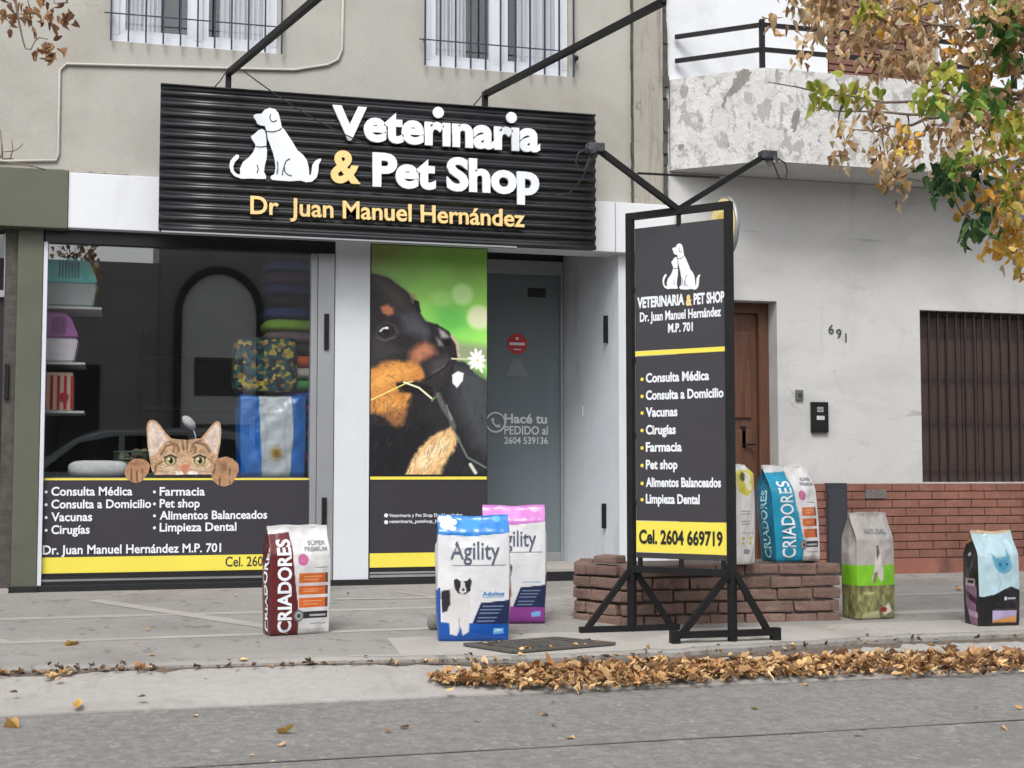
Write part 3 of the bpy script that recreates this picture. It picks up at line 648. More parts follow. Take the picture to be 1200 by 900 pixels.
# door
ztop = WZ(618, 322, DY); dxl = dx0+.02
mb = MB(); mb.box(dxl, dx1-.004, DY-.03, DY+.05, ztop, WZ(618, 306, DY), bev=.003); mb.box(dx1-.03, dx1-.004, DY-.02, DY+.05, fz, ztop); mb.box(dxl, dxl+.05, DY-.02, DY+.05, fz, ztop)
door = mb.build('glass_door', M['alu'], shop)
mb = MB(); mb.box(dxl, dx1, DY-.01, DY+.06, WZ(618, 306, DY)+.002, 2.9); mb.build('dark_transom', M['vinyl_black'], door)
mb = MB(); mb.box(dxl+.05, dx1-.03, DY, DY+.012, fz+.004, ztop); mb.build('pane', M['door_glass'], door)
mb = MB(); mb.box(dxl+.05, dx1-.03, DY-.015, DY+.03, fz, fz+.075, bev=.003); mb.build('bottom_rail', M['alu'], door)
YD = DY-.003
p0 = W(606, 403, YD); mb = MB(); mb.disc((p0.x, YD, p0.z), (0, -1, 0), .093, .0015, 32); rd = mb.build('red_sticker', pm('red_sticker', srgb(196, 52, 58), .45), door)
mb = MB(); mb.box(p0.x-.07, p0.x+.07, YD-.003, YD-.0017, p0.z-.012, p0.z+.012); mb.box(p0.x-.012, p0.x+.012, YD-.003, YD-.0017, p0.z+.035, p0.z+.06); mb.box(p0.x-.035, p0.x+.035, YD-.003, YD-.0017, p0.z-.055, p0.z-.045); mb.build('bar', M['vinyl_white'], rd)
p1 = W(606, 440, YD); mb = MB(); mb.prism([(-.10, 0), (.10, 0), (.03, .15), (-.03, .15)], lambda x, y, d: Vector((p1.x+x, YD-d, p1.z+y)), 0, .0015); mb.build('triangle_sticker', pm('pale_grey_sticker', srgb(128, 138, 142), .5), door)
p1 = W(629, 343, YD); mb = MB(); mb.box(p1.x-.085, p1.x+.085, YD-.0015, YD, p1.z-.04, p1.z+.04, bev=.0005); mb.build('dark_sticker', pm('dark_green_sticker', srgb(30, 46, 44), .4), door)
wall_text('Hacé tu', M['vinyl_white'], door, 591, 641, 496, .085, YD-.0005, .03); wall_text('PEDIDO al', M['vinyl_white'], door, 591, 642, 509, .075, YD-.0005, .015); wall_text('2604 539136', M['vinyl_white'], door, 591, 642, 520, .06, YD-.0005, .012)
p1 = W(580.5, 495, YD); mb = MB()
ring = [(p1.x+.085*math.cos(t*math.pi/16), YD-.002, p1.z+.085*math.sin(t*math.pi/16)) for t in range(33)]; mb.tube(ring, .009, 6)
mb.tube([(p1.x-.03, YD-.003, p1.z+.035), (p1.x-.025, YD-.003, p1.z-.005), (p1.x+.005, YD-.003, p1.z-.035), (p1.x+.04, YD-.003, p1.z-.03)], [.018, .011, .011, .018], 6)
mb.build('phone_symbol', M['vinyl_white'], door)
mb = MB(); x = dxl+.09; mb.bar((x, DY-.05, 1.0), (x, DY-.05, 1.5), .03, .03); mb.bar((x, DY-.05, 1.05), (x, DY, 1.05), .02); mb.bar((x, DY-.05, 1.45), (x, DY, 1.45), .02); mb.build('handle', M['black_metal'], door)
# interior shell
mb = MB()
mb.box(-.75, -.62, .3, 4.6, 0, 2.9); mb.box(4.08, 4.2, .6, 4.6, 0, 2.9); mb.box(-.75, 4.2, 4.5, 4.6, 0, 2.9); mb.box(-.75, 4.2, .06, 4.6, 2.86, 2.95); mb.box(dx0-.04, dx0-.002, .055, DY+.05, fz, 2.86); mb.box(-.62, -.57, .09, .3, 0, 2.86)
mb.build('interior_wall', M['dark_interior'], shop)
mb = MB(); mb.box(-.75, 4.2, .1, 4.6, 0, .06); mb.box(dx0, 4.2, DY+.01, 4.6, .06, fz-.003); mb.build('interior_floor', M['floor_tile'], shop)
# upper windows
for wi, (a, b, c, d) in enumerate((w1, w2)):
    mb = MB(); fr = .06; yy0, yy1 = .03, .09
    mb.box(a, b, yy0, yy1, c, c+fr, bev=.004); mb.box(a, b, yy0, yy1, d-fr, d, bev=.004)
    mid = (a+b)/2+.02
    for xx in (a, b-fr, mid-.035): mb.box(xx, xx+fr+(.012 if xx == mid-.035 else 0), yy0-.002, yy1, c+fr, d-fr, bev=.004)
    for x0, x1 in ((a+fr, mid-.035), (mid+.037, b-fr)):
        for xx in (x0, x1-.045): mb.box(xx, xx+.045, yy0+.012, yy1-.01, c+fr, d-fr)
        mb.box(x0+.045, x1-.045, yy0+.012, yy1-.01, c+fr, c+fr+.045)
    wf = mb.build('upper_window', M['white_frame'], shop)
    mb = MB(); mb.box(a+fr, b-fr, .068, .072, c+fr, d-fr); mb.build('pane', M['upper_glass'], wf)
    mb = MB()
    for x0, x1 in ((a+.03, a+.37), (a+.82, b-.03)):
        n = 60; V = [[mb.bm.verts.new((x0+(x1-x0)*i/n, .112+.022*math.sin(i*1.1+wi)+.012*math.sin(i*.37), z)) for i in range(n+1)] for z in (c+.02, d)]
        for i in range(n): mb.bm.faces.new((V[0][i], V[0][i+1], V[1][i+1], V[1][i]))
    mb.build('curtain', M['curtain'], wf)
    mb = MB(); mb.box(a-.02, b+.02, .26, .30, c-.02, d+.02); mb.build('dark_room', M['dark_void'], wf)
    bx0, bx1 = a-.0, b+.03
    mb = MB(); nb = 11; zb0 = c-.01
    for i in range(nb): x = bx0+(bx1-bx0)*i/(nb-1); mb.bar((x, -.05, zb0), (x, -.05, d+.1), .013)
    mb.bar((bx0-.05, -.051, c+.20), (bx1+.02, -.051, c+.20), .010, .008); mb.bar((bx0, -.05, c+.21), (bx0, .01, c+.21), .012); mb.bar((bx1, -.05, c+.21), (bx1, .01, c+.21), .012)
    mb.build('window_grille', M['blue_bars'], wf)
x, z = wp(725, 97-25, 0)
mb = MB(); p = W(673, 70, 0); mb.bar((p.x, 0, p.z), (p.x, -.05, p.z), .02); mb.sphere((p.x, -.05, p.z), .022); mb.bar((p.x, -.045, p.z), (p.x-.02, -.045, p.z-.06), .014); mb.build('shutter_stay', M['black_metal'], shop)
# painted conduit
cpts = [W(*q, -.012) for q in ((403, -60), (401, 58), (396, 70), (384, 76), (345, 82), (300, 81), (78, 75), (70, 82), (68.5, 180), (66, 188), (-60, 190))]
mb = MB(); mb.tube([(p.x, -.012, p.z) for p in cpts], .0115, 8); mb.build('conduit', M['conduit'], shop)
# ================================================================== the white house
house = thing('house', 'white plastered house with a brick plinth and a peeling balcony over its barred window', 'house', (6.5, 0, 0))
HX1 = 11.0
hd = (WX(800, .2), WX(905, .1), -.2, WZ(897, 353, .15))
hdoor = (WX(795), WX(912), -.25, WZ(912, 353))
hw = (WX(1080), WX(1330), WZ(1080, 565), WZ(1081, 363))
bd = (WX(976), WX(1108), 3.2, 5.9)
mb = MB(); holed_wall(mb, XR, HX1, -.25, 3.42, .012, .4, [hdoor, hw]); mb.build('wall', M['house'], house)
mb = MB(); holed_wall(mb, XR, HX1, 3.425, 6.2, .012, .4, [(bd[0], bd[1], 3.43, 5.9)]); mb.build('upper_wall', M['upper_white'], house)
mb = MB(); mb.box(XR-.02, HX1, .41, 6, 6.1, 6.3); mb.build('light_blocking_roof', M['pilaster'], house)  # top slab out of view, added so no light leaks in from above
# balcony
zs = WZ(784, 200, 0)
def y_for(px, py, z):
    d = ray(px, py); t = (z-CAM.z)/d.z; return CAM+d*t
cf = y_for(897, 188.5, zs); BY = cf.y; bx0 = 4.46
zt_ = WZ(893, 79, BY)
prof = [(bx0, .011), (bx0, -.02), (cf.x, BY), (HX1, BY), (HX1, .011)]
ztw = zt_
mb = MB()
A = [mb.bm.verts.new((x, y, zs)) for x, y in prof]; B = [mb.bm.verts.new((x, y, ztw)) for x, y in prof]
mb.bm.faces.new(A[::-1]); mb.bm.faces.new(B)
for i in range(5): mb.bm.faces.new((A[i], A[(i+1) % 5], B[(i+1) % 5], B[i]))
bal = mb.build('balcony', M['balcony'], house)
mb = MB(); mb.prism([(bx0+.004, .010), (bx0+.004, -.012), (cf.x+.002, BY+.012), (HX1-.01, BY+.012), (HX1-.01, .010)], lambda x, y, d: Vector((x, y, d)), zs-.006, zs-.001); mb.build('soffit', M['house'], bal)
for pts in ([(877,80),(880,84),(877,95),(871,102),(864,108),(853,114),(847,130),(846,121),(849,112),(855,105),(858,96),(864,86),(870,82)], [(935,126),(937,134),(935,146),(931,155),(928,150),(929,138),(932,128)], [(800,168),(803,172),(797,178),(795,172)]):
    pts = [(a[0]+(b[0]-a[0])*f+random.uniform(-1.6, 1.6), a[1]+(b[1]-a[1])*f+random.uniform(-1.6, 1.6)) for a, b in zip(pts, pts[1:]+pts[:1]) for f in (0, .34, .67)]
    mb = MB(); mb.prism([(W(px, py, BY).x, W(px, py, BY).z) if px > 900 else ((lambda q: (q.x, q.z))(on_plane(px, py, (cf.x, BY, 0), Vector((BY+.02, bx0-cf.x, 0)).normalized()))) for px, py in pts], lambda x, z, d: Vector((x, (BY if x > cf.x else BY+(cf.x-x)/(cf.x-bx0)*(-.02-BY))-d, z)), -.004, .0015); mb.build('bare_patch', pm('bare_render', srgb(136, 132, 128), .95, var=.25, scale=12, bump=.4), bal)
mb = MB(); r0 = Vector((bx0+.05, -.02, 0)); r1 = Vector((cf.x, BY+.04, 0)); r2 = Vector((HX1, BY+.04, 0))
for pyA in (27, 56):
    z = WZ(893, pyA, BY); 
    for a, b in ((r0, r1), (r1, r2)): mb.bar((a.x, a.y, z), (b.x, b.y, z), .03, .035)
z = WZ(893, 21, BY)
for q in (r1, Vector((r1.x+2.4, r1.y, 0)), Vector((r1.x+4.6, r1.y, 0))): mb.bar((q.x, q.y-.002, ztw-.02), (q.x, q.y-.002, z), .038)
mb.build('railing', M['black_metal'], bal)
mb = MB(); mb.box(bd[0]+.01, bd[1]-.01, .10, .15, ztw-.02, 5.9)
for i in range(18): z = ztw+.06*i; mb.box(bd[0]+.05, bd[1]-.05, .085, .10, z, z+.045)
mb.build('balcony_door', pm('red_brown_shutter', srgb(112, 74, 64), .6, var=.2, scale=5), house)
# front door
dy = .2
mb = MB(); mb.box(hdoor[0]+.005, hdoor[0]+.09, dy-.03, dy+.06, -.1, hdoor[3]-.003); mb.box(hdoor[1]-.10, hdoor[1]-.004, dy-.03, dy+.06, -.1, hdoor[3]-.003); mb.box(hdoor[0]+.09, hdoor[1]-.1, dy-.03, dy+.06, hdoor[3]-.09, hdoor[3]-.003)
fdoor = mb.build('front_door', M['wood'], house)
x0, x1 = hdoor[0]+.092, hdoor[1]-.102
mb = MB(); mb.box(x0, x1, dy+.01, dy+.06, -.1, hdoor[3]-.092)
for za, zc in ((.15, .75), (.85, 1.25), (1.35, 2.1)):
    for k in range(2):
        a = x0+.06+k*((x1-x0)/2-.02); b = a+(x1-x0)/2-.1; mb.box(a, b, dy-.012, dy+.01, za, zc, bev=.012)
mb.build('door_leaf', M['wood'], fdoor)
p = W(873, 521, dy-.03); mb = MB(); mb.box(p.x-.02, p.x+.02, dy-.012, dy+.01, p.z-.03, p.z+.16, bev=.004); mb.bar((p.x, dy-.05, p.z), (p.x+.09, dy-.05, p.z), .018); mb.bar((p.x, dy-.05, p.z), (p.x, dy, p.z), .016); mb.build('handle', M['black_metal'], fdoor)
mb = MB(); mb.box(hdoor[0], hdoor[1], -.05, .3, -.25, -.03); mb.build('doorstep', M['pave_light'], house)
# barred window
mb = MB(); n = int((hw[1]-hw[0])/.165); 
for i in range(n+1): x = hw[0]+i*.165; mb.box(x+.003, x+.162, .14, .17, hw[2], hw[3], bev=.006)
hwin = mb.build('window_shutter', M['shutter'], house)
mb = MB()
for i in range(n*2+2): x = hw[0]+.03+i*.0925; mb.bar((x, .07, hw[2]), (x, .07, hw[3]), .016)
for f_ in (.1, .38, .64, .9): z = hw[2]+(hw[3]-hw[2])*f_; mb.bar((hw[0], .085, z), (hw[1], .085, z), .02, .008)
mb.box(hw[0], hw[0]+.03, .1, .2, hw[2], hw[3]); mb.box(hw[0]+.03, hw[1], .1, .2, hw[3]-.035, hw[3])
mb.build('window_bars', M['bar_brown'], hwin)
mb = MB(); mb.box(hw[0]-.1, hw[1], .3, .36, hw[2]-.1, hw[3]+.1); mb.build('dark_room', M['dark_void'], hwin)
# plinth of long bricks, with a painted skirting
px0 = WX(914); pzt = WZ(1100, 566); pzb = WZ(1100, 653)
mb = MB(); mb.box(px0, HX1, -.012, .011, pzb, pzt-.004); pl = mb.build('plinth', M['mortar_red'], house)
mb = MB(); nc = 9; ch = (pzt-pzb)/nc; jit_ = random.Random(5)
for k in range(nc):
    x = px0+(-.13 if k % 2 else 0)
    while x < HX1:
        L = .262; a, b = max(x, px0)+.004, min(x+L, HX1)-.004
        if b-a > .03: mb.box(a, b, -.030+jit_.uniform(-.003, .003), -.01, pzb+k*ch+.004, pzb+(k+1)*ch-.004, bev=.004)
        x += L
mb.build('brickwork', M['brick'], pl)
mb = MB(); mb.box(px0, HX1, -.024, .011, -.25, pzb-.002, bev=.004); mb.build('skirting', M['skirt'], pl)
# meter box
a, b = WX(966, -.03), WX(990, -.03)
mb = MB(); mb.box(a, b, -.045, .01, WZ(980, 690, -.04), WZ(980, 566, -.04), bev=.006); mx = mb.build('meter_box', pm('dark_slate_paint', srgb(48, 50, 56), .5, var=.1), house)
mb = MB(); mb.box(a+.012, b-.012, -.052, -.045, WZ(980, 682, -.04), WZ(980, 574, -.04), bev=.003); mb.bar((b-.03, -.052, WZ(980, 630, -.04)), (b-.03, -.07, WZ(980, 630, -.04)), .02); mb.build('lid', pm('dark_slate_lid', srgb(54, 56, 62), .45, var=.1), mx)
# number, bell, intercom
for ch_, px, py in (('6', 971, 391), ('9', 980, 396), ('1', 990.5, 401)):
    q = W(px, py, .01); text(ch_, 'house_number', pm('dark_number', srgb(70, 70, 72), .5), house, lambda x, y, d: Vector((q.x+x, .0115-d, q.z+y)), cap=.078, bold=.0, thick=.008)
q = W(936, 463, .01); mb = MB(); mb.box(q.x-.036, q.x+.036, -.012, .0115, q.z-.045, q.z+.045, bev=.012); mb.build('doorbell', pm('grey_plastic', srgb(96, 96, 98), .5), house)
mb = MB(); mb.disc((q.x, -.012, q.z), (0, -1, 0), .02, .006, 16); mb.build('bell_button', pm('dark_plastic', srgb(58, 58, 60), .5), house)
q0, q1 = W(950, 471, .0), W(970, 507, .0)
mb = MB(); mb.box(q0.x, q1.x, -.02, .0115, q1.z, q0.z, bev=.006); ic = mb.build('intercom', M['black_metal'], house)
mb = MB(); cx = (q0.x+q1.x)/2
for i in range(4): mb.box(cx-.03, cx+.03, -.023, -.0205, q0.z-.05-.012*i, q0.z-.045-.012*i)
mb.box(cx-.035, cx+.04, -.023, -.0205, q0.z-.155, q0.z-.12, bev=.0008); mb.build('intercom_panel', pm('pale_plastic', srgb(186, 190, 194), .4), ic)
mb = MB(); mb.box(WX(1012, -.03), WX(1036, -.03), -.036, -.03, WZ(1020, 584), WZ(1020, 574), bev=.001); mb.build('nameplate', pm('worn_metal', srgb(104, 100, 98), .6, var=.3, scale=30), house)
# ================================================================== main sign over the shop front
SY = -.36
sx0_, sx1_ = WX(187, SY, 180), WX(698, SY, 210); sz0, sz1 = WZ(187, 270, SY), WZ(187, 99, SY)
sign = thing('shop_sign', 'wide black corrugated sign with white raised letters and dog emblem above the shop front', 'shop sign', ((sx0_+sx1_)/2, SY, sz0))
NW = 14
def corr(z): 
    t = (z-sz0)/(sz1-sz0)*NW*2*math.pi; return SY-.013*math.tanh(1.6*math.sin(t))
mb = MB(); n = NW*14; F_ = []; B_ = []
for i in range(n+1):
    z = sz0+(sz1-sz0)*i/n; y = corr(z)
    F_.append([mb.bm.verts.new((x, y+.003*math.sin(x*2.3), z+.003*math.sin(x*1.7))) for x in np.linspace(sx0_, sx1_, 9)]); B_.append([mb.bm.verts.new((x, y+.006, z)) for x in (sx0_, sx1_)])
for i in range(n):
    for k in range(8): f = mb.bm.faces.new((F_[i][k], F_[i][k+1], F_[i+1][k+1], F_[i+1][k])); f.smooth = True
    mb.bm.faces.new((B_[i][0], B_[i+1][0], B_[i+1][1], B_[i][1])); mb.bm.faces.new((F_[i][0], F_[i+1][0], B_[i+1][0], B_[i][0])); mb.bm.faces.new((F_[i][8], B_[i][1], B_[i+1][1], F_[i+1][8]))
mb.build('corrugated_sheet', M['sheet'], sign)
mb = MB(); yb0, yb1 = SY+.022, SY+.062
mb.box(sx0_+.01, sx1_-.01, yb0, yb1, sz1-.04, sz1-.002); mb.box(sx0_+.01, sx1_-.01, yb0, yb1, sz0+.002, sz0+.04)
for x in (sx0_+.01, sx1_-.05, (sx0_+sx1_)/2): mb.box(x, x+.04, yb0, yb1, sz0+.041, sz1-.041)
for x in (sx0_+.3, sx1_-.3):
    mb.bar((x, yb1, sz1-.1), (x, 0, sz1-.1), .035); mb.bar((x, yb1, sz0+.2), (x, -.1, sz0+.2), .035)
mb.build('back_frame', M['black_metal'], sign)
mb = MB(); mb.box(sx0_, sx1_, SY-.02, SY+.07, sz1, sz1+.008); mb.build('top_flashing', M['sheet'], sign)
mb = MB(); mb.box(sx0_+.02, sx0_+2.75, SY-.018, SY+.03, sz0-.014, sz0-.002); mb.build('bottom_flashing', M['alu'], sign)
LY = SY-.016
def sline(s, mat, a, b, pyl, pyr, cap, bold, name='raised_lettering'):
    A_, B2 = W(a, pyl, LY), W(b, pyr, LY); z = (A_.z+B2.z)/2
    return text(s, name, mat, sign, lambda x, y, d: Vector((A_.x+x, LY-d, z+y)), w=B2.x-A_.x, cap=cap, bold=bold, thick=.026, res=4)
capm = lambda px, ya, yb: WZ(px, ya, LY)-WZ(px, yb, LY)
sline('Veter\u0131nar\u0131a', M['letter_white'], 389, 632, 164, 179, capm(405, 124, 164), .042)
for px, py in ((513, 132.5), (598.5, 138.5)): p = W(px, py, LY); mb = MB(); mb.disc((p.x, LY, p.z), (0, -1, 0), .044, .026, 24); mb.build('dot', M['letter_white'], sign)
sline('&', M['letter_gold'], 387, 422, 214, 217, capm(405, 175, 214), .035)
sline('Pet Shop', M['letter_white'], 436, 631, 218, 231, capm(450, 179, 219), .042)
sline('Dr  Juan Manuel Hern\u00e1ndez', M['letter_gold'], 293, 614, 251, 267, capm(310, 231, 252), .016)
DOG = [(275,195),(300,183),(345,180),(372,147),(418,128),(465,140),(495,175),(510,230),(524,300),(545,318),(580,370),(620,430),(660,500),(710,540),(745,590),(760,650),(764,715),(778,722),(786,690),(792,630),(815,595),(848,577),(868,573),(866,595),(848,625),(844,690),(830,740),(790,775),(740,781),(690,766),(600,772),(520,768),(440,760),(424,742),(430,725),(458,712),(470,660),(465,600),(450,530),(425,460),(402,400),(394,345),(385,310),(375,285),(340,282),(310,268),(298,238),(282,218)]
PUP = [(252,380),(290,352),(318,325),(350,314),(375,328),(385,365),(390,430),(388,470),(395,500),(392,570),(376,630),(368,690),(386,730),(386,752),(340,752),(250,748),(170,750),(110,727),(78,690),(64,640),(72,595),(100,560),(128,538),(150,545),(146,570),(115,600),(98,640),(105,685),(135,712),(160,712),(158,660),(182,605),(238,560),(272,518),(296,465),(288,440),(268,412)]
def epx(x, y): return x/7.5+260, y/7.5+110
def emblem(parent, to3, th, prefix):
    for nm, pts in (('dog_emblem', DOG), ('puppy_emblem', PUP)):
        mb = MB(); mb.prism(pts, to3, 0, th); e = mb.build(nm, M['letter_white'], parent)
        mb = MB(); r_ = (to3(0, 0, 0)-to3(5, 0, 0)).length
        L = ([[(425,185),(418,215),(430,245),(455,252),(478,238)], [(390,335),(450,340),(500,325),(522,308)], [(595,575),(560,595),(545,640),(550,690),(575,715),(610,726)], [(545,640),(530,690),(528,722)], [(485,600),(490,660),(480,710)]] if nm == 'dog_emblem' else
             [[(298,468),(340,474),(388,466)], [(306,630),(318,665),(306,700)]])
        for l in L: mb.tube([to3(x, y, th+.0006) for x, y in l], r_, 5)
        mb.build('line_work', M['vinyl_black'], e)
emblem(sign, lambda x, y, d: Vector((W(*epx(x, y), LY).x, LY-d, W(*epx(x, y), LY).z)), .022, '')
# lamp arms that reach out over the pavement
for px, py in ((268, 85), (569, 110)):
    e = W(px, py, SY); d = Vector((.22, -.976, 0)); x = e.x
    end = Vector((x, SY, e.z))+d*2.48
    mb = MB(); mb.bar((x, SY+.02, sz1+.004), (x, SY+.02, e.z+.02), .042); mb.bar((x, SY+.02, e.z), end, .042); arm = mb.build('lamp_arm', M['black_metal'], sign)
    mb = MB(); mb.box(end.x-.11, end.x+.11, end.y-.02, end.y+.05, e.z+.06, e.z+.2, bev=.01); mb.bar((end.x, end.y, e.z-.01), (end.x, end.y, e.z+.07), .03); mb.build('floodlight', M['black_metal'], arm)
    mb = MB(); mb.tube([(x-.10, SY-.01, sz1+.01), (x-.06, SY-.02, sz1+.06), (x+.0, SY-.03, e.z+.03)], .005, 5); mb.build('cable_tie', M['wire'], arm)
a = W(285, 83, SY-.1); b = W(437, 172, LY-.03)
mb = MB(); mb.tube([a.lerp(b, t)+Vector((0, 0, -.05*math.sin(math.pi*t))) for t in np.linspace(0, 1, 12)], .005, 5); mb.build('cable', M['wire'], sign)
# ================================================================== free-standing sign
P0 = Vector((3.012, -2.886, 0)); P1 = Vector((3.435, -3.406, 0)); ee = (P1-P0).normalized(); nn = Vector((ee.y, -ee.x, 0))
if nn.y > 0: nn = -nn
PC = (P0+P1)/2
stand = thing('standing_sign', 'tall black metal frame sign listing services, on two braced feet before the planter', 'standing sign', (PC.x, PC.y, pz(PC.y)))
def sp(px, py, off=0.0):                      # pixel -> (s, z) on the sign plane, off metres towards the viewer
    p = on_plane(px, py, P0+nn*off, nn); return (p-P0).dot(ee), p.z
def s3(s, z, off=0.0): q = P0+ee*s+nn*off; return Vector((q.x, q.y, z))
sL, sR = sp(739.5, 500)[0], sp(856, 500)[0]
zt0 = sp(798, 247)[1]
mb = MB()
for s, yb in ((sL, P0.y), (sR, P1.y)): mb.bar(s3(s, pz(yb)+.0), s3(s, zt0), .042, up=ee)
mb.bar(s3(sL-.021, zt0), s3(sR+.021, zt0), .042, up=(0, 0, 1))
zb0_ = sp(798, 669)[1]; mb.bar(s3(sL+.021, zb0_), s3(sR-.021, zb0_), .04)
mb.build('frame', M['black_metal'], stand)
def panel(a, b, yt, ybm, name, mat, off=.0):
    z1_, z0_ = sp(798, yt)[1], sp(798, ybm)[1]
    mb = MB(); A = [(sA, z0_), (sB, z0_), (sB, z1_), (sA, z1_)]
    mb.prism(A, lambda x, y, d: s3(x, y, d), -.008+off, .004+off); return mb.build(name, mat, stand)
sA, sB = sp(745.5, 500)[0], sp(851, 500)[0]
M['panel'] = pm('dark_grey_panel', srgb(56, 54, 58), .4, var=.06, scale=3)
up_ = panel(sA, sB, 262, 408.5, 'upper_panel', M['panel'])
lo_ = panel(sA, sB, 415, 611, 'lower_panel', M['panel'])
panel(sA, sB, 409, 414.5, 'yellow_strip', M['vinyl_yellow'], .002)
yp_ = panel(sA, sB, 611.5, 648.5, 'yellow_panel', M['vinyl_yellow'], .002)
panel(sA, sB, 649, 655.5, 'black_strip', M['panel'])
def clamp(a, b, w_, h_=None, up=(0, 0, 1)): mb = MB(); mb.bar(a, b, w_, h_, up); mb.build('clamp', M['black_metal'], stand)
for py in (335, 420, 510, 590):
    for s, q in ((sL, sA), (sR, sB)): z = sp(798, py)[1]; clamp(s3(s, z), s3(q, z), .026, .03)
for f_ in (.04, .5, .96): s = sA+(sB-sA)*f_; clamp(s3(s, sp(798, 655)[1]), s3(s, zb0_), .022, up=ee)
clamp(s3((sA+sB)/2, sp(798, 262)[1]-.01), s3((sA+sB)/2, zt0), .022, up=ee)
def stext(s, mat, par, a, b, ya, yb, cap, bold=.02):
    bold += .012; lift = .0075 if par is yp_ else .0045
    (s0, z0), (s1, z1) = sp(a, ya, lift), sp(b, yb, lift); z = (z0+z1)/2
    return text(s, 'lettering', mat, par, lambda x, y, d: s3(s0+x, z+y, lift+d), w=s1-s0, cap=cap, bold=bold, thick=.0015)
stext('VETERINARIA', M['vinyl_white'], up_, 747, 802, 361, 358, .068, .03); stext('&', M['letter_gold'], up_, 804, 811, 358.5, 358, .068, .03); stext('PET SHOP', M['vinyl_white'], up_, 813, 849, 357, 354.5, .068, .03)
stext('Dr. Juan Manuel Hern\u00e1ndez', M['vinyl_white'], up_, 750, 845, 377, 371, .058, .015); stext('M.P. 701', M['vinyl_white'], up_, 783, 812, 390, 388, .055, .02)
for s, a, b, ya, yb in (('Consulta M\u00e9dica', 757, 831, 449, 445), ('Consulta a Domicilio', 757, 848, 469, 465.5), ('Vacunas', 757, 794, 488.5, 488), ('Cirug\u00edas', 757, 792, 509, 509),
                        ('Farmacia', 757, 799, 529.5, 529), ('Pet shop', 757, 794, 550, 550), ('Alimentos Balanceados', 757, 845, 571, 571), ('Limpieza Dental', 757, 820, 590, 591)):
    stext(s, M['vinyl_white'], lo_, a, b, ya, yb, .058, .02)
    s0, z0 = sp(752.5, ya-4.5, .0045); mb = MB(); mb.disc(s3(s0, z0, .004), nn, .011, .002, 10); mb.build('bullet', M['vinyl_yellow'], lo_)
stext('Cel. 2604 669719', M['vinyl_black'], yp_, 749, 847, 639, 638, .085, .02)
def eto(x, y, d):
    px = 776.5+(x-65)/(868-65)*(820.5-776.5); py = 285+(y-128)/(781-128)*(340.5-285)+(798-px)*.06
    s, z = sp(px, py, .0045); return s3(s, z, .0045+d)
emblem(up_, eto, .0015, '')
for s, yb, xs_, stub in ((sL, P0.y, (2.685, 3.325), 0), (sR, P1.y, (3.085, 3.715), .03)):
    q = s3(s, 0); z0 = pz(yb)+stub
    mb = MB(); mb.box(xs_[0], xs_[1], q.y-.019, q.y+.019, z0, z0+.038)
    zt1 = z0+.36
    for xe, sg in ((xs_[0]+.05, -1), (xs_[1]-.05, 1)): mb.bar((q.x+sg*.022, q.y, zt1), (xe, q.y, z0+.03), .034, up=(0, 1, 0))
    if stub:
        for xe in xs_: mb.box(xe-.025, xe+.025, q.y-.026, q.y+.026, z0-stub, z0+.045)
    mb.build('foot', M['black_metal'], stand)
top = s3((sL+sR)/2, zt0+.01); 
for px, py, sgn in ((697, 172, -1), (899, 181, 1)):
    e = W(px, py, top.y)
    mb = MB(); mb.bar(top, e, .034, up=(0, 1, 0)); am = mb.build('lamp_arm', M['black_metal'], stand)
    mb = MB(); mb.box(e.x-.05, e.x+.05, e.y-.045, e.y+.03, e.z-.035, e.z+.018, bev=.01); mb.bar((e.x-.03*sgn, e.y, e.z), (e.x+.02*sgn, e.y-.02, e.z-.07), .03); mb.bar((e.x+.02, e.y-.03, e.z-.01), (e.x+.045*sgn, e.y-.05, e.z-.05), .02); mb.build('lamp_clamp', pm('worn_grey_clamp', srgb(70, 72, 76), .5, .3, var=.4, scale=25), am)
    mb = MB(); mb.tube([(e.x+sgn*q[0], e.y-.02, e.z+q[1]) for q in ((.02, -.03), (.05, -.10), (.07, -.15), (.11, -.155), (.125, -.10), (.11, -.05), (.05, -.02))], .005, 5); mb.build('cable_loop', M['wire'], am)
mb = MB(); a = W(747, 203, top.y); b = W(843, 208, top.y); mb.bar(a, b, .012); mb.build('tie_bar', M['black_metal'], stand)
# slack cable from the shop sign to the standing sign
a = Vector((sx1_-.35, SY-.02, WZ(640, 228, SY))); b = W(700, 175, top.y)
mb = MB(); mb.tube([a.lerp(b, t)+Vector((0, 0, -.10*math.sin(math.pi*t))) for t in np.linspace(0, 1, 16)], .005, 5)
tag(mb.build('hanging_cable', M['wire']), 'thin black cable slung between the corrugated sign and the standing sign', 'cable')
# ================================================================== round projecting sign behind it
cx_, cz_ = W(853, 268, -.45).x, W(853, 268, -.45).z
rs = thing('round_sign', 'round cream light box sign projecting from the wall behind the standing sign', 'round sign', (cx_, -.45, cz_))
mb = MB(); mb.disc((cx_-.05, -.45, cz_), (1, 0, 0), .262, .035, 40); mb.build('drum', pm('grey_sign_rim', srgb(150, 152, 154), .4, .3), rs)
mb = MB(); mb.disc((cx_-.056, -.45, cz_), (1, 0, 0), .245, .006, 40); mb.build('face', pm('cream_sign_face', srgb(236, 220, 150), .4, var=.05), rs)
mb = MB(); mb.disc((cx_-.060, -.45, cz_-.02), (1, 0, 0), .15, .004, 30); mb.build('face_disc', pm('yellow_sign_disc', srgb(228, 200, 92), .4), rs)
mb = MB(); mb.bar((cx_, -.2, cz_+.1), (cx_, .012, cz_+.1), .03); mb.bar((cx_, -.2, cz_-.1), (cx_, .012, cz_-.1), .03); mb.build('bracket', M['black_metal'], rs)
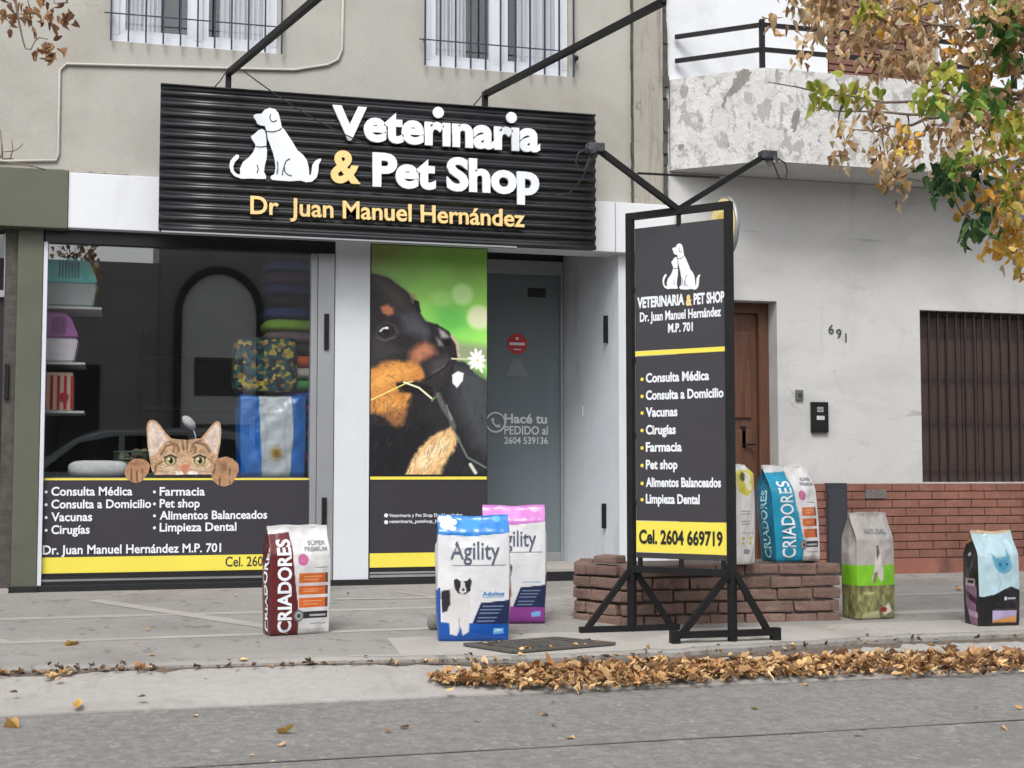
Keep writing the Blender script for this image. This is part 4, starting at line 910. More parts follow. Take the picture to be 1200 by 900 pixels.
# ================================================================== brick planter
PL = [Vector((3.07, -1.75, 0)), Vector((2.86, -2.25, 0)), Vector((3.05, -2.62, 0)), Vector((4.53, -2.70, 0)), Vector((4.53, -1.75, 0))]
planter = thing('brick_planter', 'low planter of rough brown bricks with an angled corner, holding upright feed sacks', 'planter', (3.8, -2.2, pz(-2.2)))
ZT = .295; ZB = -.10; NCO = 5; CH = (ZT-ZB)/NCO
def inset(pts, d):
    c = sum(pts, Vector())/len(pts); return [p+(c-p).normalized()*d for p in pts]
mb = MB(); ins = inset(PL, .045)
A = [mb.bm.verts.new((p.x, p.y, ZB-.05)) for p in ins]; B = [mb.bm.verts.new((p.x, p.y, ZT-.03)) for p in ins]; mb.bm.faces.new(B); mb.bm.faces.new(A[::-1])
for i in range(5): mb.bm.faces.new((A[i], A[(i+1) % 5], B[(i+1) % 5], B[i]))
mb.build('mortar_core', M['planter_mortar'], planter)
R = random.Random(11); mb = MB()
for k in range(NCO+1):
    for i in range(4):
        if k == NCO and i not in (1,): continue
        a, b = PL[i], PL[(i+1) % 5]; d = (b-a).normalized(); L = (b-a).length; nrm = Vector((d.y, -d.x, 0)); 
        s = -R.uniform(0, .14) if k else -.05
        while s < L-.02:
            bl = R.uniform(.19, .28); s0, s1 = max(s, 0)+.004, min(s+bl, L)-.004; s += bl
            if k == NCO and (s0 < .08 or s1 > L): continue
            if s1-s0 < .04: continue
            M4 = Matrix((d, nrm, Vector((0, 0, 1)))).transposed().to_4x4(); M4.translation = a
            o = R.uniform(-.007, .009); z0 = ZB+k*CH+.006+R.uniform(-.002, .002); hgt = CH-.014 if k < NCO else .05
            tl = Matrix.Translation((s0, 0, z0)) @ Matrix.Rotation(R.uniform(-.009, .009), 4, 'Y')
            mb.box(0, s1-s0, -.10, .0+o, 0, hgt, bev=.013, M=M4 @ tl, jit=.005)
mb.build('brickwork', M['planter_brick'], planter)
mb = MB(); ins = inset(PL, .12); nX, nY = 40, 22
for p in [0]:
    V = [[mb.bm.verts.new((3.2+1.27*i/nX, -2.62+.86*j/nY, ZT-.045+.02*float(fbm(np.array(i*.4), np.array(j*.4), 3, 2)))) for j in range(nY+1)] for i in range(nX+1)]
    for i in range(nX):
        for j in range(nY): mb.bm.faces.new((V[i][j], V[i+1][j], V[i+1][j+1], V[i][j+1]))
mb.build('soil', M['soil'], planter)
# ================================================================== feed sacks
_wr = np.random.default_rng(5)
def sack(label, loc, rz, w, d, h, colfn, texts=(), lean=(0, 0), pinch=.72, seed=1, wr=1.0, top_w=1.0, res=(64, 110), ident=('feed_sack', 'feed sack', 'feed sacks set out for sale', 'sack_body')):
    t_ = thing(ident[0], label, ident[1], loc, rz, ident[2])
    rg = np.random.default_rng(seed); K = [(rg.uniform(-1, 1), rg.uniform(-1, 1), rg.uniform(0, 6.28)) for _ in range(7)]
    def prof(t):
        q = np.clip((t-pinch)/(1-pinch), 0, 1); q = q*q*(3-2*q); b = np.clip(t/.05, 0, 1)
        return (d*(.86+.14*np.sqrt(b))*(1+.06*np.sin(np.pi*np.clip(t/pinch, 0, 1)))*(1-q)+.012*q)
    def wob(s, t, sd):
        v = 0
        for i, (a, b, c) in enumerate(K): v = v+np.sin((a*s*9+b*t*13)*(1+.35*i)+c+sd*1.7)/(1+.5*i)
        cr = np.abs(fbm(s*4+sd*3+seed, t*7, 3, seed)-.47); return wr*(.0034*v+.019*(.22-np.minimum(cr, .22))*(.4+1.4*np.clip((t-.55)*2.2, 0, 1)))
    def pos(side, s, t, off=0.0):
        s = np.asarray(s, float); t = np.asarray(t, float); dd = prof(t); ww = w*(1+(top_w-1)*np.clip((t-.6)/.4, 0, 1))*(1-.015*np.cos(np.pi*2*np.clip(t, 0, .5)))
        e = np.sin(np.pi*np.clip(s, 0, 1)); g = np.sin(np.pi*np.clip(t, 0, 1))**.5*np.clip((1-t)/.25, 0, 1)
        r0 = wob(s, t, side)*np.clip(e*2.2, 0, 1)
        if side == 0: x = (s-.5)*ww; y = -dd/2-.022*e*g-r0-off
        elif side == 2: x = (.5-s)*ww; y = dd/2+.022*e*g+r0+off
        else:
            q = np.clip((t-pinch+.1)/(1-pinch+.1), 0, 1); fold = -.055*q*e*min(1, d/.1)+.012*e*(1-q)*g
            sx = ww/2+fold+r0*.6+off
            if side == 1: x = sx; y = (s-.5)*dd
            else: x = -sx; y = (.5-s)*dd
        zc = h*t+.006*np.sin(s*7+seed)*np.clip((t-.9)*10, 0, 1)*(1 if side in (0, 2) else 0)
        zc = np.where(t < .02, 0*t, zc)
        return np.stack([x+lean[0]*t*h+0*t, y+lean[1]*t*h+0*t, zc], -1)
    vs = []; fs = []; cols = []; base = 0; nv = res[1]
    for side, nu in ((0, res[0]), (1, 14), (2, 18), (3, 20)):
        gs = np.linspace(0, 1, nu+1); gt = np.linspace(0, 1, nv+1); Sg, Tg = np.meshgrid(gs, gt)
        vs.append(pos(side, Sg, Tg).reshape(-1, 3))
        Sc, Tc = np.meshgrid((gs[:-1]+gs[1:])/2, (gt[:-1]+gt[1:])/2)
        C = lin(colfn(side, Sc, Tc))*.80
        j, i = np.meshgrid(np.arange(nv), np.arange(nu), indexing='ij'); a = base+j*(nu+1)+i
        fs.append(np.stack([a, a+1, a+nu+2, a+nu+1], -1).reshape(-1, 4)); cols.append(np.repeat(C.reshape(-1, 3), 4, 0)); base += (nu+1)*(nv+1)
    V = np.concatenate(vs); Fc = np.concatenate(fs)
    # bottom
    n0 = len(V); bw, bd_ = w*.985, float(prof(np.array(0.)))
    V = np.concatenate([V, np.array([[-bw/2, -bd_/2, 0], [bw/2, -bd_/2, 0], [bw/2, bd_/2, 0], [-bw/2, bd_/2, 0]])]); Fc = np.concatenate([Fc, [[n0+3, n0+2, n0+1, n0]]]); cols.append(np.tile([.3, .3, .3], (4, 1)))
    me = bpy.data.meshes.new('sack_body'); me.from_pydata(V.tolist(), [], Fc.tolist()); set_cols(me, np.concatenate(cols))
    bm = bmesh.new(); bm.from_mesh(me); bmesh.ops.remove_doubles(bm, verts=bm.verts, dist=.0008); bm.to_mesh(me); bm.free()
    for p in me.polygons: p.use_smooth = True
    link(ident[3], me, M['sack'], t_, True)
    mb = MB()                                              # the sewn seam along the top edge
    pts = [pos(0, s, 1.0)*.5+pos(2, 1-s, 1.0)*.5 for s in np.linspace(.01, .99, 24)]
    for a, b in zip(pts, pts[1:]): mb.bar(Vector(a)+Vector((0, 0, -.006)), Vector(b)+Vector((0, 0, -.006)), .015, .014)
    mb.build('top_seam', pm('seam_tape', tuple(lin(colfn(0, np.array([[.5]]), np.array([[.985]])))[0, 0]*.9), .5), t_, True)
    for (s, mat, side, s0, t0, wd_, cp, bold, vert) in texts:
        W_ = w if side in (0, 2) else d
        def to3(x, y, dd, s0=s0, t0=t0, side=side, vert=vert, W_=W_):
            q = pos(side, s0-y/W_, t0+x/h, .0036+dd) if vert else pos(side, s0+x/W_, t0+y/h, .0036+dd)
            return Vector(q)
        text(s, 'printed_lettering', mat, t_, to3, w=wd_, cap=cp, bold=bold, thick=.0004, local=True)
    return t_
def cri(band, band2, bandw):
    def f(side, s, t):
        X, Y = s*100, (1-t)*150
        a = Art(X, Y, (228, 228, 228))
        if side == 3:
            a = Art(X, Y, band2); a.grain(.2, .08, .06, 3); a.poly([(0,0),(100,0),(100,4),(0,6)], (214,214,214), 2); return a.C
        if side != 0: a = Art(X, Y, (224, 224, 224)); a.grain(.06, .05, .05); return a.C
        a.poly([(-2,12),(bandw*.78,8),(bandw*.84,60),(bandw,110),(bandw*1.02,152),(-2,152)], band, .8)
        a.grain(.12, .05, .05, 4)
        b0 = bandw+1
        a.ell(bandw+8, 47, 8.5, 8.2, (206,110,160), .1)
        for y in (66, 83, 100):
            a.rect(b0+1, 95, y, y+12.5, (222,112,52)); a.rect(b0+8, 84, y+4, y+5.2, (240,170,120)); a.rect(b0+8, 78, y+7.5, y+8.6, (240,170,120)); a.rect(90, 95, y, y+12.5, (110,70,66))
        a.rect(b0+4, 96, 119, 128, (40,42,48)); a.rect(64, 92, 122.5, 125, (190,190,190)); a.ell(bandw+1, 124, 8.6, 8, (116,118,122), .1); a.ell(bandw+1, 124, 5.5, 5.2, (196,198,200), .15); a.ell(bandw+1, 124, 3.6, 3.4, (70,72,76), .2)
        a.rect(66, 94, 135, 136.6, (150,152,156)); a.rect(72, 95, 57, 58.6, (150,150,152)); a.rect(60, 92, 143, 149, (200,200,202), .6)
        return a.C
    return f
TXT_GREY = pm('slate_print', srgb(76, 86, 102), .5); TXT_W = M['vinyl_white']; TXT_LG = pm('grey_print', srgb(128, 130, 136), .5); TXT_BLUE = pm('blue_print', srgb(60, 130, 196), .5); TXT_PALE = pm('pale_teal_print', srgb(176, 222, 232), .5)
def spot(pxl, pxr, py, dz=0): 
    """ground point under a sack's front edge, from the base's left and right pixel"""
    for _ in range(1):
        d = ray((pxl+pxr)/2, py); t = (SLOPE*CAM.y-CAM.z)/(d.z-SLOPE*d.y); return CAM+d*t
def ztop_at(z, px, py):
    d = ray(px, py); t = (z-CAM.z)/d.z; return CAM+d*t
def place(p, rz, d): return (p.x-math.sin(rz)*d/2*-1*0+(-math.sin(rz))*d/2, p.y+math.cos(rz)*d/2, p.z+.004)
rz = math.radians(12); p = spot(316, 388, 744)
sack('white and maroon feed sack with three orange bars, standing alone before the window', place(p, rz, .16), rz, .365, .15, .635, cri((104, 32, 36), (92, 28, 32), 44),
     [('CRIADORES', TXT_W, 0, .33, .02, .545, .082, .03, True), ('CRIADORES', TXT_W, 3, .85, .03, .50, .05, .02, True), ('S\u00daPER', TXT_LG, 0, .62, .82, .115, .026, .02, False), ('PREMIUM', TXT_LG, 0, .55, .765, .145, .026, .02, False)], seed=3)
def agi(top, bot, dogc, white):
    def f(side, s, t):
        X, Y = s*100, (1-t)*184
        a = Art(X, Y, (232, 233, 236))
        if side in (1, 3):
            a.rect(-1, 101, -1, 30, top); a.rect(-1, 101, 108, 190, bot); a.grain(.1, .05, .05); return a.C
        if side == 2: a.rect(-1, 101, -1, 30, top); a.rect(-1, 101, 150, 190, bot); return a.C
        a.grain(.05, .05, .04, 3)
        a.poly([(-2,-2),(102,-2),(102,25),(80,27),(50,30),(25,29),(-2,27)], top, .8)
        a.ell(83, 6, 6, 4, tuple(min(255, c+50) for c in top), .3); a.poly([(30,2),(60,0),(58,20),(34,24)], tuple(min(255, c+22) for c in top), 6)
        if white:
            for q in ((6,6,6,5),(15,4,5,4),(22,9,5,4.5),(12,14,9,6),(20,18,5,3.5)): a.ell(*q, (238,240,244), .2)
        a.rect(18, 95, 71.5, 72.8, (150,154,162)); a.rect(30, 95, 78, 79, (214,216,220))
        a.poly([(-2,106),(3,106),(4,186),(-2,186)], bot, .6)
        a.poly([(60,128),(102,124),(102,160),(47,160)], (28,44,84), .8)
        for k in range(5): a.rect(62-k*2, 92-k*3, 132+k*5.4, 133.6+k*5.4, (150,166,196), .8)
        a.poly([(-2,156),(102,160),(102,186),(-2,186)], bot, .8)
        D, Wt = dogc
        a.poly([(4,110),(22,106),(44,112),(46,140),(40,152),(6,156)], Wt, 1.5); a.poly([(4,110),(16,108),(17,128),(12,140),(5,142)], D, 1.5, .8, .2)
        a.poly([(14,148),(44,146),(43,170),(34,176),(31,162),(26,176),(16,174)], Wt, 1.2); a.line([(29.5,150),(29.5,170)], 1.6, (150,152,158), .7)
        a.poly([(22,94),(26,92),(30,95),(40,95),(45,91),(46.5,96),(45,110),(38,115),(28,114),(23,106)], D, 1)
        a.poly([(32,94),(36,94),(38,103),(40,111),(34,115),(29,111),(31,103)], Wt, 1); a.ell(35, 108, 2.2, 1.8, (40,36,38), .3); a.ell(29.5,102,1.1,1.1,(20,18,18),.4); a.ell(40.5,102,1.1,1.1,(20,18,18),.4)
        a.rect(62, 92, 119, 121, (140,186,222)); a.poly([(78,167),(93,165),(93,173),(78,174)], (120,180,230), 1.2); return a.C
    return f
rz = math.radians(-10); p = spot(513, 597, 752)
sack('white feed sack with blue top and base and a black and white dog', place(p, rz, .14), rz, .405, .14, .715, agi((44, 132, 212), (16, 84, 172), ((44, 42, 46), (224, 222, 222)), True),
     [('Agility', TXT_GREY, 0, .17, .655, .28, .10, .008, False), ('Adultos', TXT_BLUE, 0, .62, .365, .125, .022, .02, False), ('20kg', TXT_PALE, 0, .79, .075, .05, .018, .02, False)], seed=8, pinch=.86, wr=.8)
rz = math.radians(-12); p = spot(568, 637, 731)
sack('white feed sack with pink top and purple base, half hidden behind the blue topped sack', place(p, rz, .13), rz, .39, .13, .735, agi((206, 128, 200), (140, 62, 146), ((74, 48, 38), (176, 128, 92)), False),
     [('Agility', TXT_GREY, 0, .17, .655, .265, .10, .008, False)], seed=13, pinch=.86, wr=.8)
# on the planter
rz = math.radians(14); q = ztop_at(ZT+.0, 936, 659)
sack('turquoise and white feed sack with orange bars, leaning on top of the brick planter', (q.x+.02, -2.50, ZT+.002), rz, .375, .15, .625, cri((32, 158, 196), (24, 118, 152), 56),
     [('CRIADORES', TXT_PALE, 3, .75, .04, .44, .06, .02, True), ('CRIADORES', TXT_W, 0, .40, .04, .5, .10, .01, True), ('S\u00daPER', TXT_LG, 0, .72, .84, .085, .022, .02, False), ('PREMIUM', TXT_LG, 0, .66, .79, .115, .022, .02, False)], lean=(-.04, .05), seed=21, wr=1.5)
def wy(side, s, t):
    X, Y = s*100, (1-t)*300; a = Art(X, Y, (230, 230, 229)); a.grain(.05, .05, .03)
    if side == 0:
        a.poly([(0,20),(100,14),(96,70),(50,96),(8,80)], (216,206,70), 6); a.ell(50,40,26,18,(238,238,226),.3); a.ell(30,36,14,14,(96,92,48),.4); a.ell(62,66,18,12,(236,232,190),.4)
        for y in (140,146,170,178): a.rect(16, 62, y, y+3, (150,150,152))
        for x, y in ((26,222),(62,222),(26,236),(62,236)): a.ell(x, y, 9, 5, (208,200,96), .3)
        a.ell(46, 262, 15, 8, (150,150,154), .3); a.rect(14, 84, 205, 207, (160,160,160))
    elif side == 3:
        a.rect(-1, 101, 20, 90, (216,206,70), .8); a.rect(-1, 101, 60, 110, (204,80,70), .5)
    return a.C
rz = math.radians(22); q = ztop_at(ZT, 871, 662)
sack('narrow white feed sack with a yellow flower print, beside the sign on the brick planter', (q.x+.0, q.y+.10, ZT+.002), rz, .165, .16, .63, wy, [], seed=31, pinch=.9, top_w=.92)
def gg(side, s, t):
    X, Y = s*100, (1-t)*200; a = Art(X, Y, (190, 185, 180)); a.grain(.1, .04, .03)
    a.rect(-1, 101, 98, 137, (134, 208, 48)); a.rect(-1, 101, 137, 201, (140, 140, 92)); low = (Y > 137).astype(float); a.grain(.55, .12, .1, 6, low)
    if side == 0:
        a.line([(22,0),(22,137)], 1.2, (150,146,142), .5)
        a.poly([(44,60),(54,56),(60,64),(58,84),(66,104),(64,126),(58,130),(50,118),(40,130),(34,128),(40,108),(42,84)], (224,220,214), 2); a.poly([(46,62),(54,60),(56,76),(48,90)], (130,110,98), 3); a.poly([(40,112),(50,112),(44,132),(36,130)], (150,132,116), 3)
        a.poly([(56,180),(84,170),(92,186),(70,194)], (226,222,206), 3); a.ell(66, 182, 10, 5, (150,44,44), .3); a.poly([(10,190),(50,184),(60,198),(10,199)], (206,206,160), 4); a.rect(12, 40, 150, 152, (200,204,150), .7)
    if side == 3: a.poly([(0,0),(100,0),(100,40),(50,70),(0,40)], (160,156,150), 10, alpha=.8)
    return a.C
rz = math.radians(6); p = spot(1006, 1048, 726)
sack('pale grey feed sack with a lime green band, on the pavement beside the planter', place(p, rz, .17), rz, .285, .17, .69, gg, [('NATURAL', TXT_LG, 0, .22, .80, .17, .034, .03, False)], seed=41, wr=1.4)
def bb(side, s, t):
    X, Y = s*100, (1-t)*240; a = Art(X, Y, (28, 27, 32)); a.grain(.3, .05, .04)
    if side == 0:
        a.poly([(-2,-2),(102,-2),(102,150),(88,146),(76,140),(60,146),(34,160),(10,166),(-2,164)], (198,228,238), 1); a.poly([(-2,-2),(102,-2),(90,5),(8,8)], (226,196,160), 2)
        a.grain(.07, .06, .04, 8)
        a.poly([(28,52),(40,68),(62,64),(68,44),(74,68),(80,84),(74,100),(60,108),(46,104),(36,88)], (110,178,208), 3); a.poly([(42,74),(64,72),(70,88),(58,100),(46,94)], (76,158,196), 6); a.ell(48,84,3,3,(40,84,110),.3); a.ell(66,83,3,3,(40,84,110),.3); a.line([(44,110),(50,130),(44,150)], 5, (176,210,226), .8)
        a.rect(56, 90, 164, 178, (36,38,46)); a.rect(58, 64, 166, 175, (226,228,232)); a.rect(66, 88, 168, 172, (190,194,200))
        a.rect(30, 90, 200, 232, (190,176,214)); a.poly([(30,226),(60,220),(90,214),(90,232),(30,232)], (226,160,90), 2); a.rect(36,86,196,198,(120,110,110),.6)
    elif side == 3:
        a.poly([(-2,-2),(102,-2),(102,16),(60,28),(40,22),(-2,34)], (196,140,80), 3); a.ell(36, 60, 9, 5, (190,190,180), .3); a.line([(60,70),(66,90),(48,104)], 5, (120,120,116), .7)
        a.poly([(14,120),(84,120),(90,150),(84,200),(90,236),(40,236),(20,190)], (150,110,140), 3); a.rect(18, 80, 122, 140, (206,180,190)); a.rect(36, 76, 125, 132, (40,36,40)); a.poly([(20,150),(86,170),(86,186),(24,168)], (60,30,54), 2); a.poly([(30,200),(90,206),(88,220),(34,216)], (210,170,206), 2)
    return a.C
rz = math.radians(-2); p = spot(1149, 1193, 734)
sack('black feed sack with pale blue front and cat print, before the brick plinth', place(p, rz, .16), rz, .285, .17, .595, bb, [], seed=57, wr=1.2)
# small grey stone beside the blue sack
q = spot(505, 511, 738); mb = MB(); mb.sphere((q.x, q.y, q.z+.045), .05, (.8, .8, 1.05), 14)
for v in mb.bm.verts: v.co += (v.co-Vector((q.x, q.y, q.z+.045)))*.16*(float(fbm(np.array(v.co.x*30), np.array(v.co.z*30), 2, 3))-.4)
tag(mb.build('stone', pm('grey_stone', srgb(120, 118, 118), .9, var=.2, scale=12, bump=.3)), 'small rounded grey stone by the foot of the blue topped feed sack', 'stone')
# ================================================================== drain grate
c4 = [spot(x, x, y) for x, y in ((545, 758), (652, 750.5), (720, 757), (602, 767))]
gr = thing('drain_grate', 'dark slotted drain grate set in the pavement at the kerb', 'drain grate', tuple((c4[0]+c4[2])/2))
def gq(a, b, lift): p = c4[0].lerp(c4[3], b).lerp(c4[1].lerp(c4[2], b), a); return Vector((p.x, p.y, pz(p.y)+lift))
mb = MB(); mb.quad(*[gq(a, b, .0085) for a, b in ((0, 0), (0, 1), (1, 1), (1, 0))]); mb.build('pit', M['dark_void'], gr)
mb = MB()
for i in range(9): a = .04+.92*i/8; mb.bar(gq(a, 0.02, .017), gq(a, .98, .017), .022, .012)
for a, b, c, d_ in ((0, 0, 1, 0), (0, 1, 1, 1), (0, 0, 0, 1), (1, 0, 1, 1)): mb.bar(gq(a, b, .015), gq(c, d_, .015), .03, .012)
mb.build('bars', pm('rusty_iron', srgb(88, 85, 81), .8, .2, var=.3, scale=12), gr)
# ================================================================== goods in the show window
IY = .5
zp = WZ(300, 559, IY)
plat = thing('display_platform', 'grey display platform inside the shop window under the goods', 'display platform', (.45, .55, .06))
mb = MB(); mb.box(-.56, 1.42, .13, 1.0, zp-.03, zp, bev=.004); mb.build('top', pm('grey_laminate', srgb(120, 120, 122), .5), plat)
mb = MB(); mb.box(-.54, 1.40, .16, .98, .062, zp-.031); mb.build('body', M['dark_interior'], plat)
def ix(px): return WX(px, IY)
def iz(py, px=200): return WZ(px, py, IY)
shelf = thing('wall_shelf', 'white wall shelves at the left side of the shop window holding pet carriers', 'shelf', (-.5, .55, zp))
for py in (366, 429, 484):
    mb = MB(); mb.box(-.568, ix(118) if py == 366 else ix(100), .3, .85, iz(py)-.018, iz(py), bev=.003); mb.build('shelf_board', pm('white_laminate', srgb(196, 198, 200), .5), shelf)
def carrier(label, pxa, pxb, pyt, pyb, ctop, cbot):
    x0, x1, z0, z1 = ix(pxa), ix(pxb), iz(pyb), iz(pyt); t = thing('pet_carrier', label, 'pet carrier', ((x0+x1)/2, .55, z0+.002), 0, 'pet carriers on the window shelves')
    zm = z0+(z1-z0)*.48; w_ = x1-x0
    mb = MB(); mb.prism([(x0+.02, z0+.002), (x1-.03, z0+.002), (x1, zm), (x0, zm)], lambda x, y, d: Vector((x, d, y)), .36, .80)
    bmesh.ops.bevel(mb.bm, geom=mb.bm.edges[:], offset=.012, segments=2, affect='EDGES'); mb.build('tub', pm('carrier_tub', cbot, .4), t)
    mb = MB(); mb.prism([(x0, zm+.003), (x1+.004, zm+.003), (x1-.01, zm+.05), (x1-.06, z1-.03), (x1-.11, z1), (x0+.05, z1), (x0+.01, z1-.05)], lambda x, y, d: Vector((x, d, y)), .35, .81)
    bmesh.ops.bevel(mb.bm, geom=mb.bm.edges[:], offset=.012, segments=2, affect='EDGES'); lid = mb.build('lid', pm('carrier_lid', ctop, .35), t)
    mb = MB(); 
    for i in range(7): x = x0+w_*.32+i*w_*.055; mb.box(x, x+w_*.03, .343, .349, zm+.035, z1-.04)
    mb.build('vent_grille', pm('carrier_vent', tuple(c*.3 for c in ctop), .5), lid)
carrier('turquoise and grey plastic pet carrier on the highest shelf in the window', 46, 112, 309, 365, srgb(120, 236, 234), srgb(190, 198, 198))
carrier('purple and white pet carrier on the middle shelf in the window', 46, 91, 372, 428, srgb(180, 100, 176), srgb(234, 226, 234))
pb = thing('printed_box', 'red and cream striped box on the lowest shelf in the window', 'box', ((ix(48)+ix(86))/2, .5, iz(484)+.002))
mb = MB(); mb.box(ix(46), ix(86), .36, .75, iz(484)+.002, iz(440), bev=.01); mb.build('carton', pm('cream_carton', srgb(222, 190, 170), .5, var=.06), pb)
mb = MB()
for k in range(5): a = ix(52)+k*.05; mb.box(a, a+.022, .352, .3595, iz(482), iz(444))
mb.disc((ix(76), .352, iz(468)), (0, -1, 0), .035, .004, 20); mb.build('stripes', pm('red_print', srgb(176, 46, 56), .5), pb)
def cushion(name, label, cat, x0, x1, z0, z1, col, y0=.36, y1=.86, group=None, mat=None):
    mb = MB(); c = Vector(((x0+x1)/2, (y0+y1)/2, (z0+z1)/2)); mb.sphere((0, 0, 0), 1, seg=22)
    def sp_(v, p): return math.copysign(abs(v)**p, v)
    ex, ez = ((.42, .75) if mat is None else (.22, .3))
    sd = random.uniform(0, 9)
    for v in mb.bm.verts:
        q = v.co; n = 1+.05*(float(fbm(np.array(q.x*2.5+sd), np.array(q.y*2.5+q.z), 3, 2))-.45)*2
        v.co = c+Vector((sp_(q.x, ex)*(x1-x0)/2*n, sp_(q.y, ex)*(y1-y0)/2*n, sp_(q.z, ez)*(z1-z0)/2*n))
    o = mb.build(name, mat or pm(name+'_fabric', col, .85, var=.15, scale=14, bump=.1), None)
    return tag(o, label, cat, group)
CU = [('navy blue', (28, 40, 74)), ('coral pink', (206, 74, 96)), ('bottle green', (30, 96, 70)), ('raspberry', (196, 52, 96)), ('slate blue', (52, 70, 116)), ('bright red', (196, 44, 58)), ('royal blue', (40, 64, 140)), ('leaf green', (70, 150, 80)),
      ('cream', (196, 190, 176)), ('orange', (226, 106, 52)), ('charcoal', (66, 66, 70)), ('mauve grey', (140, 116, 122)), ('lime green', (156, 206, 70)), ('ink blue', (48, 66, 130)), ('black', (34, 34, 40)), ('midnight blue', (44, 60, 112)), ('dark plum', (92, 64, 96)), ('dusky blue', (70, 92, 150))]
z = zp; ztp = iz(300); hh = (ztp-zp)/len(CU)
for i, (nm, c) in enumerate(CU):
    j = random.uniform(-.015, .015)
    cushion('pet_cushion', f'{nm} pet cushion in the tall stack at the right of the shop window', 'cushion', ix(308 if i > 10 else 330)+j, ix(372), z+.001, z+hh+.006, srgb(*c), group='pet cushions stacked in the shop window'); z += hh
fm = bpy.data.materials.new('leafy_print'); fm.use_nodes = True; N_ = fm.node_tree.nodes; L_ = fm.node_tree.links
v_ = N_.new('ShaderNodeTexVoronoi'); v_.inputs['Scale'].default_value = 30; tc_ = N_.new('ShaderNodeTexCoord'); L_.new(tc_.outputs['Object'], v_.inputs['Vector'])
r_ = N_.new('ShaderNodeValToRGB'); r_.color_ramp.interpolation = 'CONSTANT'
for p_, c_ in ((0, (28, 92, 92)), (.3, (18, 30, 40)), (.52, (200, 176, 70)), (.66, (20, 60, 78)), (.82, (150, 120, 60))):
    e_ = r_.color_ramp.elements.new(p_) if p_ else r_.color_ramp.elements[0]; e_.color = (*srgb(*c_), 1)
v2 = N_.new('ShaderNodeSeparateColor'); L_.new(v_.outputs['Color'], v2.inputs[0]); L_.new(v2.outputs[0], r_.inputs[0]); L_.new(r_.outputs[0], N_['Principled BSDF'].inputs['Base Color'])
fz0, fz1, pz1 = zp, iz(459), iz(394)
cushion('pet_bed', 'square pet bed with dense leafy print on top of the flag bag', 'pet bed', ix(272), ix(346), fz1+.002, pz1, (0, 0, 0), .30, .72, mat=fm)
def flag(side, s, t):
    X, Y = s*100, (1-t)*130; a = Art(X, Y, (44, 124, 216)); a.grain(.16, .05, .03)
    if side == 0:
        a.poly([(27,-2),(78,-2),(80,60),(77,132),(33,132),(30,60)], (226,234,240), 1.5)
        for k in range(16): q = k*math.pi/8; a.line([(55+6*math.cos(q), 94+6*math.sin(q)), (55+13*math.cos(q), 94+13*math.sin(q))], 1.6, (206,178,92), .8)
        a.ell(55, 94, 7.5, 7.5, (196,160,70), .2); a.ell(55, 94, 3.5, 3.5, (150,112,48), .5); a.line([(30,20),(40,60),(34,120)], 5, (190,206,222), .6); a.line([(74,10),(66,60),(72,120)], 4, (196,212,226), .6)
    return a.C
xa_, xb_ = ix(279), ix(356)
sack('blue and white striped fabric bag with a sun emblem in the shop window', ((xa_+xb_)/2, .50, fz0+.002), 0, xb_-xa_-.02, .40, fz1-fz0-.004, flag, [], seed=77, pinch=.93, wr=2.0, res=(50, 70), ident=('flag_bag', 'bag', None, 'bag_body'))
cushion('folded_blanket', 'rolled white blanket lying on the display platform at the window left', 'blanket', ix(82), ix(152), zp+.001, iz(540), srgb(206, 206, 208), .2, .5)
cushion('small_cushion', 'flat blue cushion tucked behind the cat sticker on the display platform', 'cushion', ix(110), ix(160), zp+.001, iz(551), srgb(40, 90, 160), .52, .85)
cushion('folded_mat', 'folded dusky pink mat lying beside the flag bag in the window', 'mat', ix(240), ix(276), zp+.001, iz(545), srgb(150, 96, 106), .25, .6)
ct = thing('cat_wand', 'small white speckled cat toy on a thin stick above the cat sticker', 'cat toy', (ix(226), .5, zp))
mb = MB(); mb.tube([(ix(232), .5, zp+.001), (ix(230), .5, iz(510)), (ix(226), .5, iz(500))], .006, 6); mb.build('stick', M['white_frame'], ct)
mb = MB(); mb.sphere((ix(222), .5, iz(495)), .07, (1, .6, .55), 14); 
bmesh.ops.rotate(mb.bm, verts=mb.bm.verts, cent=(ix(222), .5, iz(495)), matrix=Matrix.Rotation(.8, 3, 'Y')); mb.build('plush_head', pm('speckled_plush', srgb(216, 212, 214), .9, var=.2, scale=60), ct)
bk = thing('toy_basket', 'dark green wire basket of small toys behind the cat ears', 'basket', (ix(160), .7, zp))
mb = MB(); 
for k in range(4): mb.tube([(ix(160)+.16*math.cos(a), .7+.12*math.sin(a), zp+.02+.06*k) for a in np.linspace(0, 2*math.pi, 21)], .008, 6)
for a in np.linspace(0, 2*math.pi, 12, endpoint=False): mb.bar((ix(160)+.16*math.cos(a), .7+.12*math.sin(a), zp+.004), (ix(160)+.16*math.cos(a), .7+.12*math.sin(a), zp+.2), .008)
mb.build('wire_body', pm('green_wire', srgb(60, 84, 70), .5), bk)
mb = MB(); 
for k in range(9): mb.sphere((ix(160)+random.uniform(-.1, .1), .7+random.uniform(-.07, .07), zp+.05+random.uniform(0, .14)), .045, seg=8)
mb.build('toys', pm('mixed_toys', srgb(120, 110, 90), .7, var=.5, scale=12), bk)
rk = thing('goods_rack', 'dim metal rack along the back wall of the shop interior', 'rack', (2.0, 3.6, .06))
for z in (.5, 1.0, 1.5, 2.0):
    mb = MB(); mb.box(.2, 2.7, 3.3, 3.9, z, z+.03); mb.build('shelf_board', pm('rack_board', srgb(120, 122, 124), .5), rk)
mb = MB()
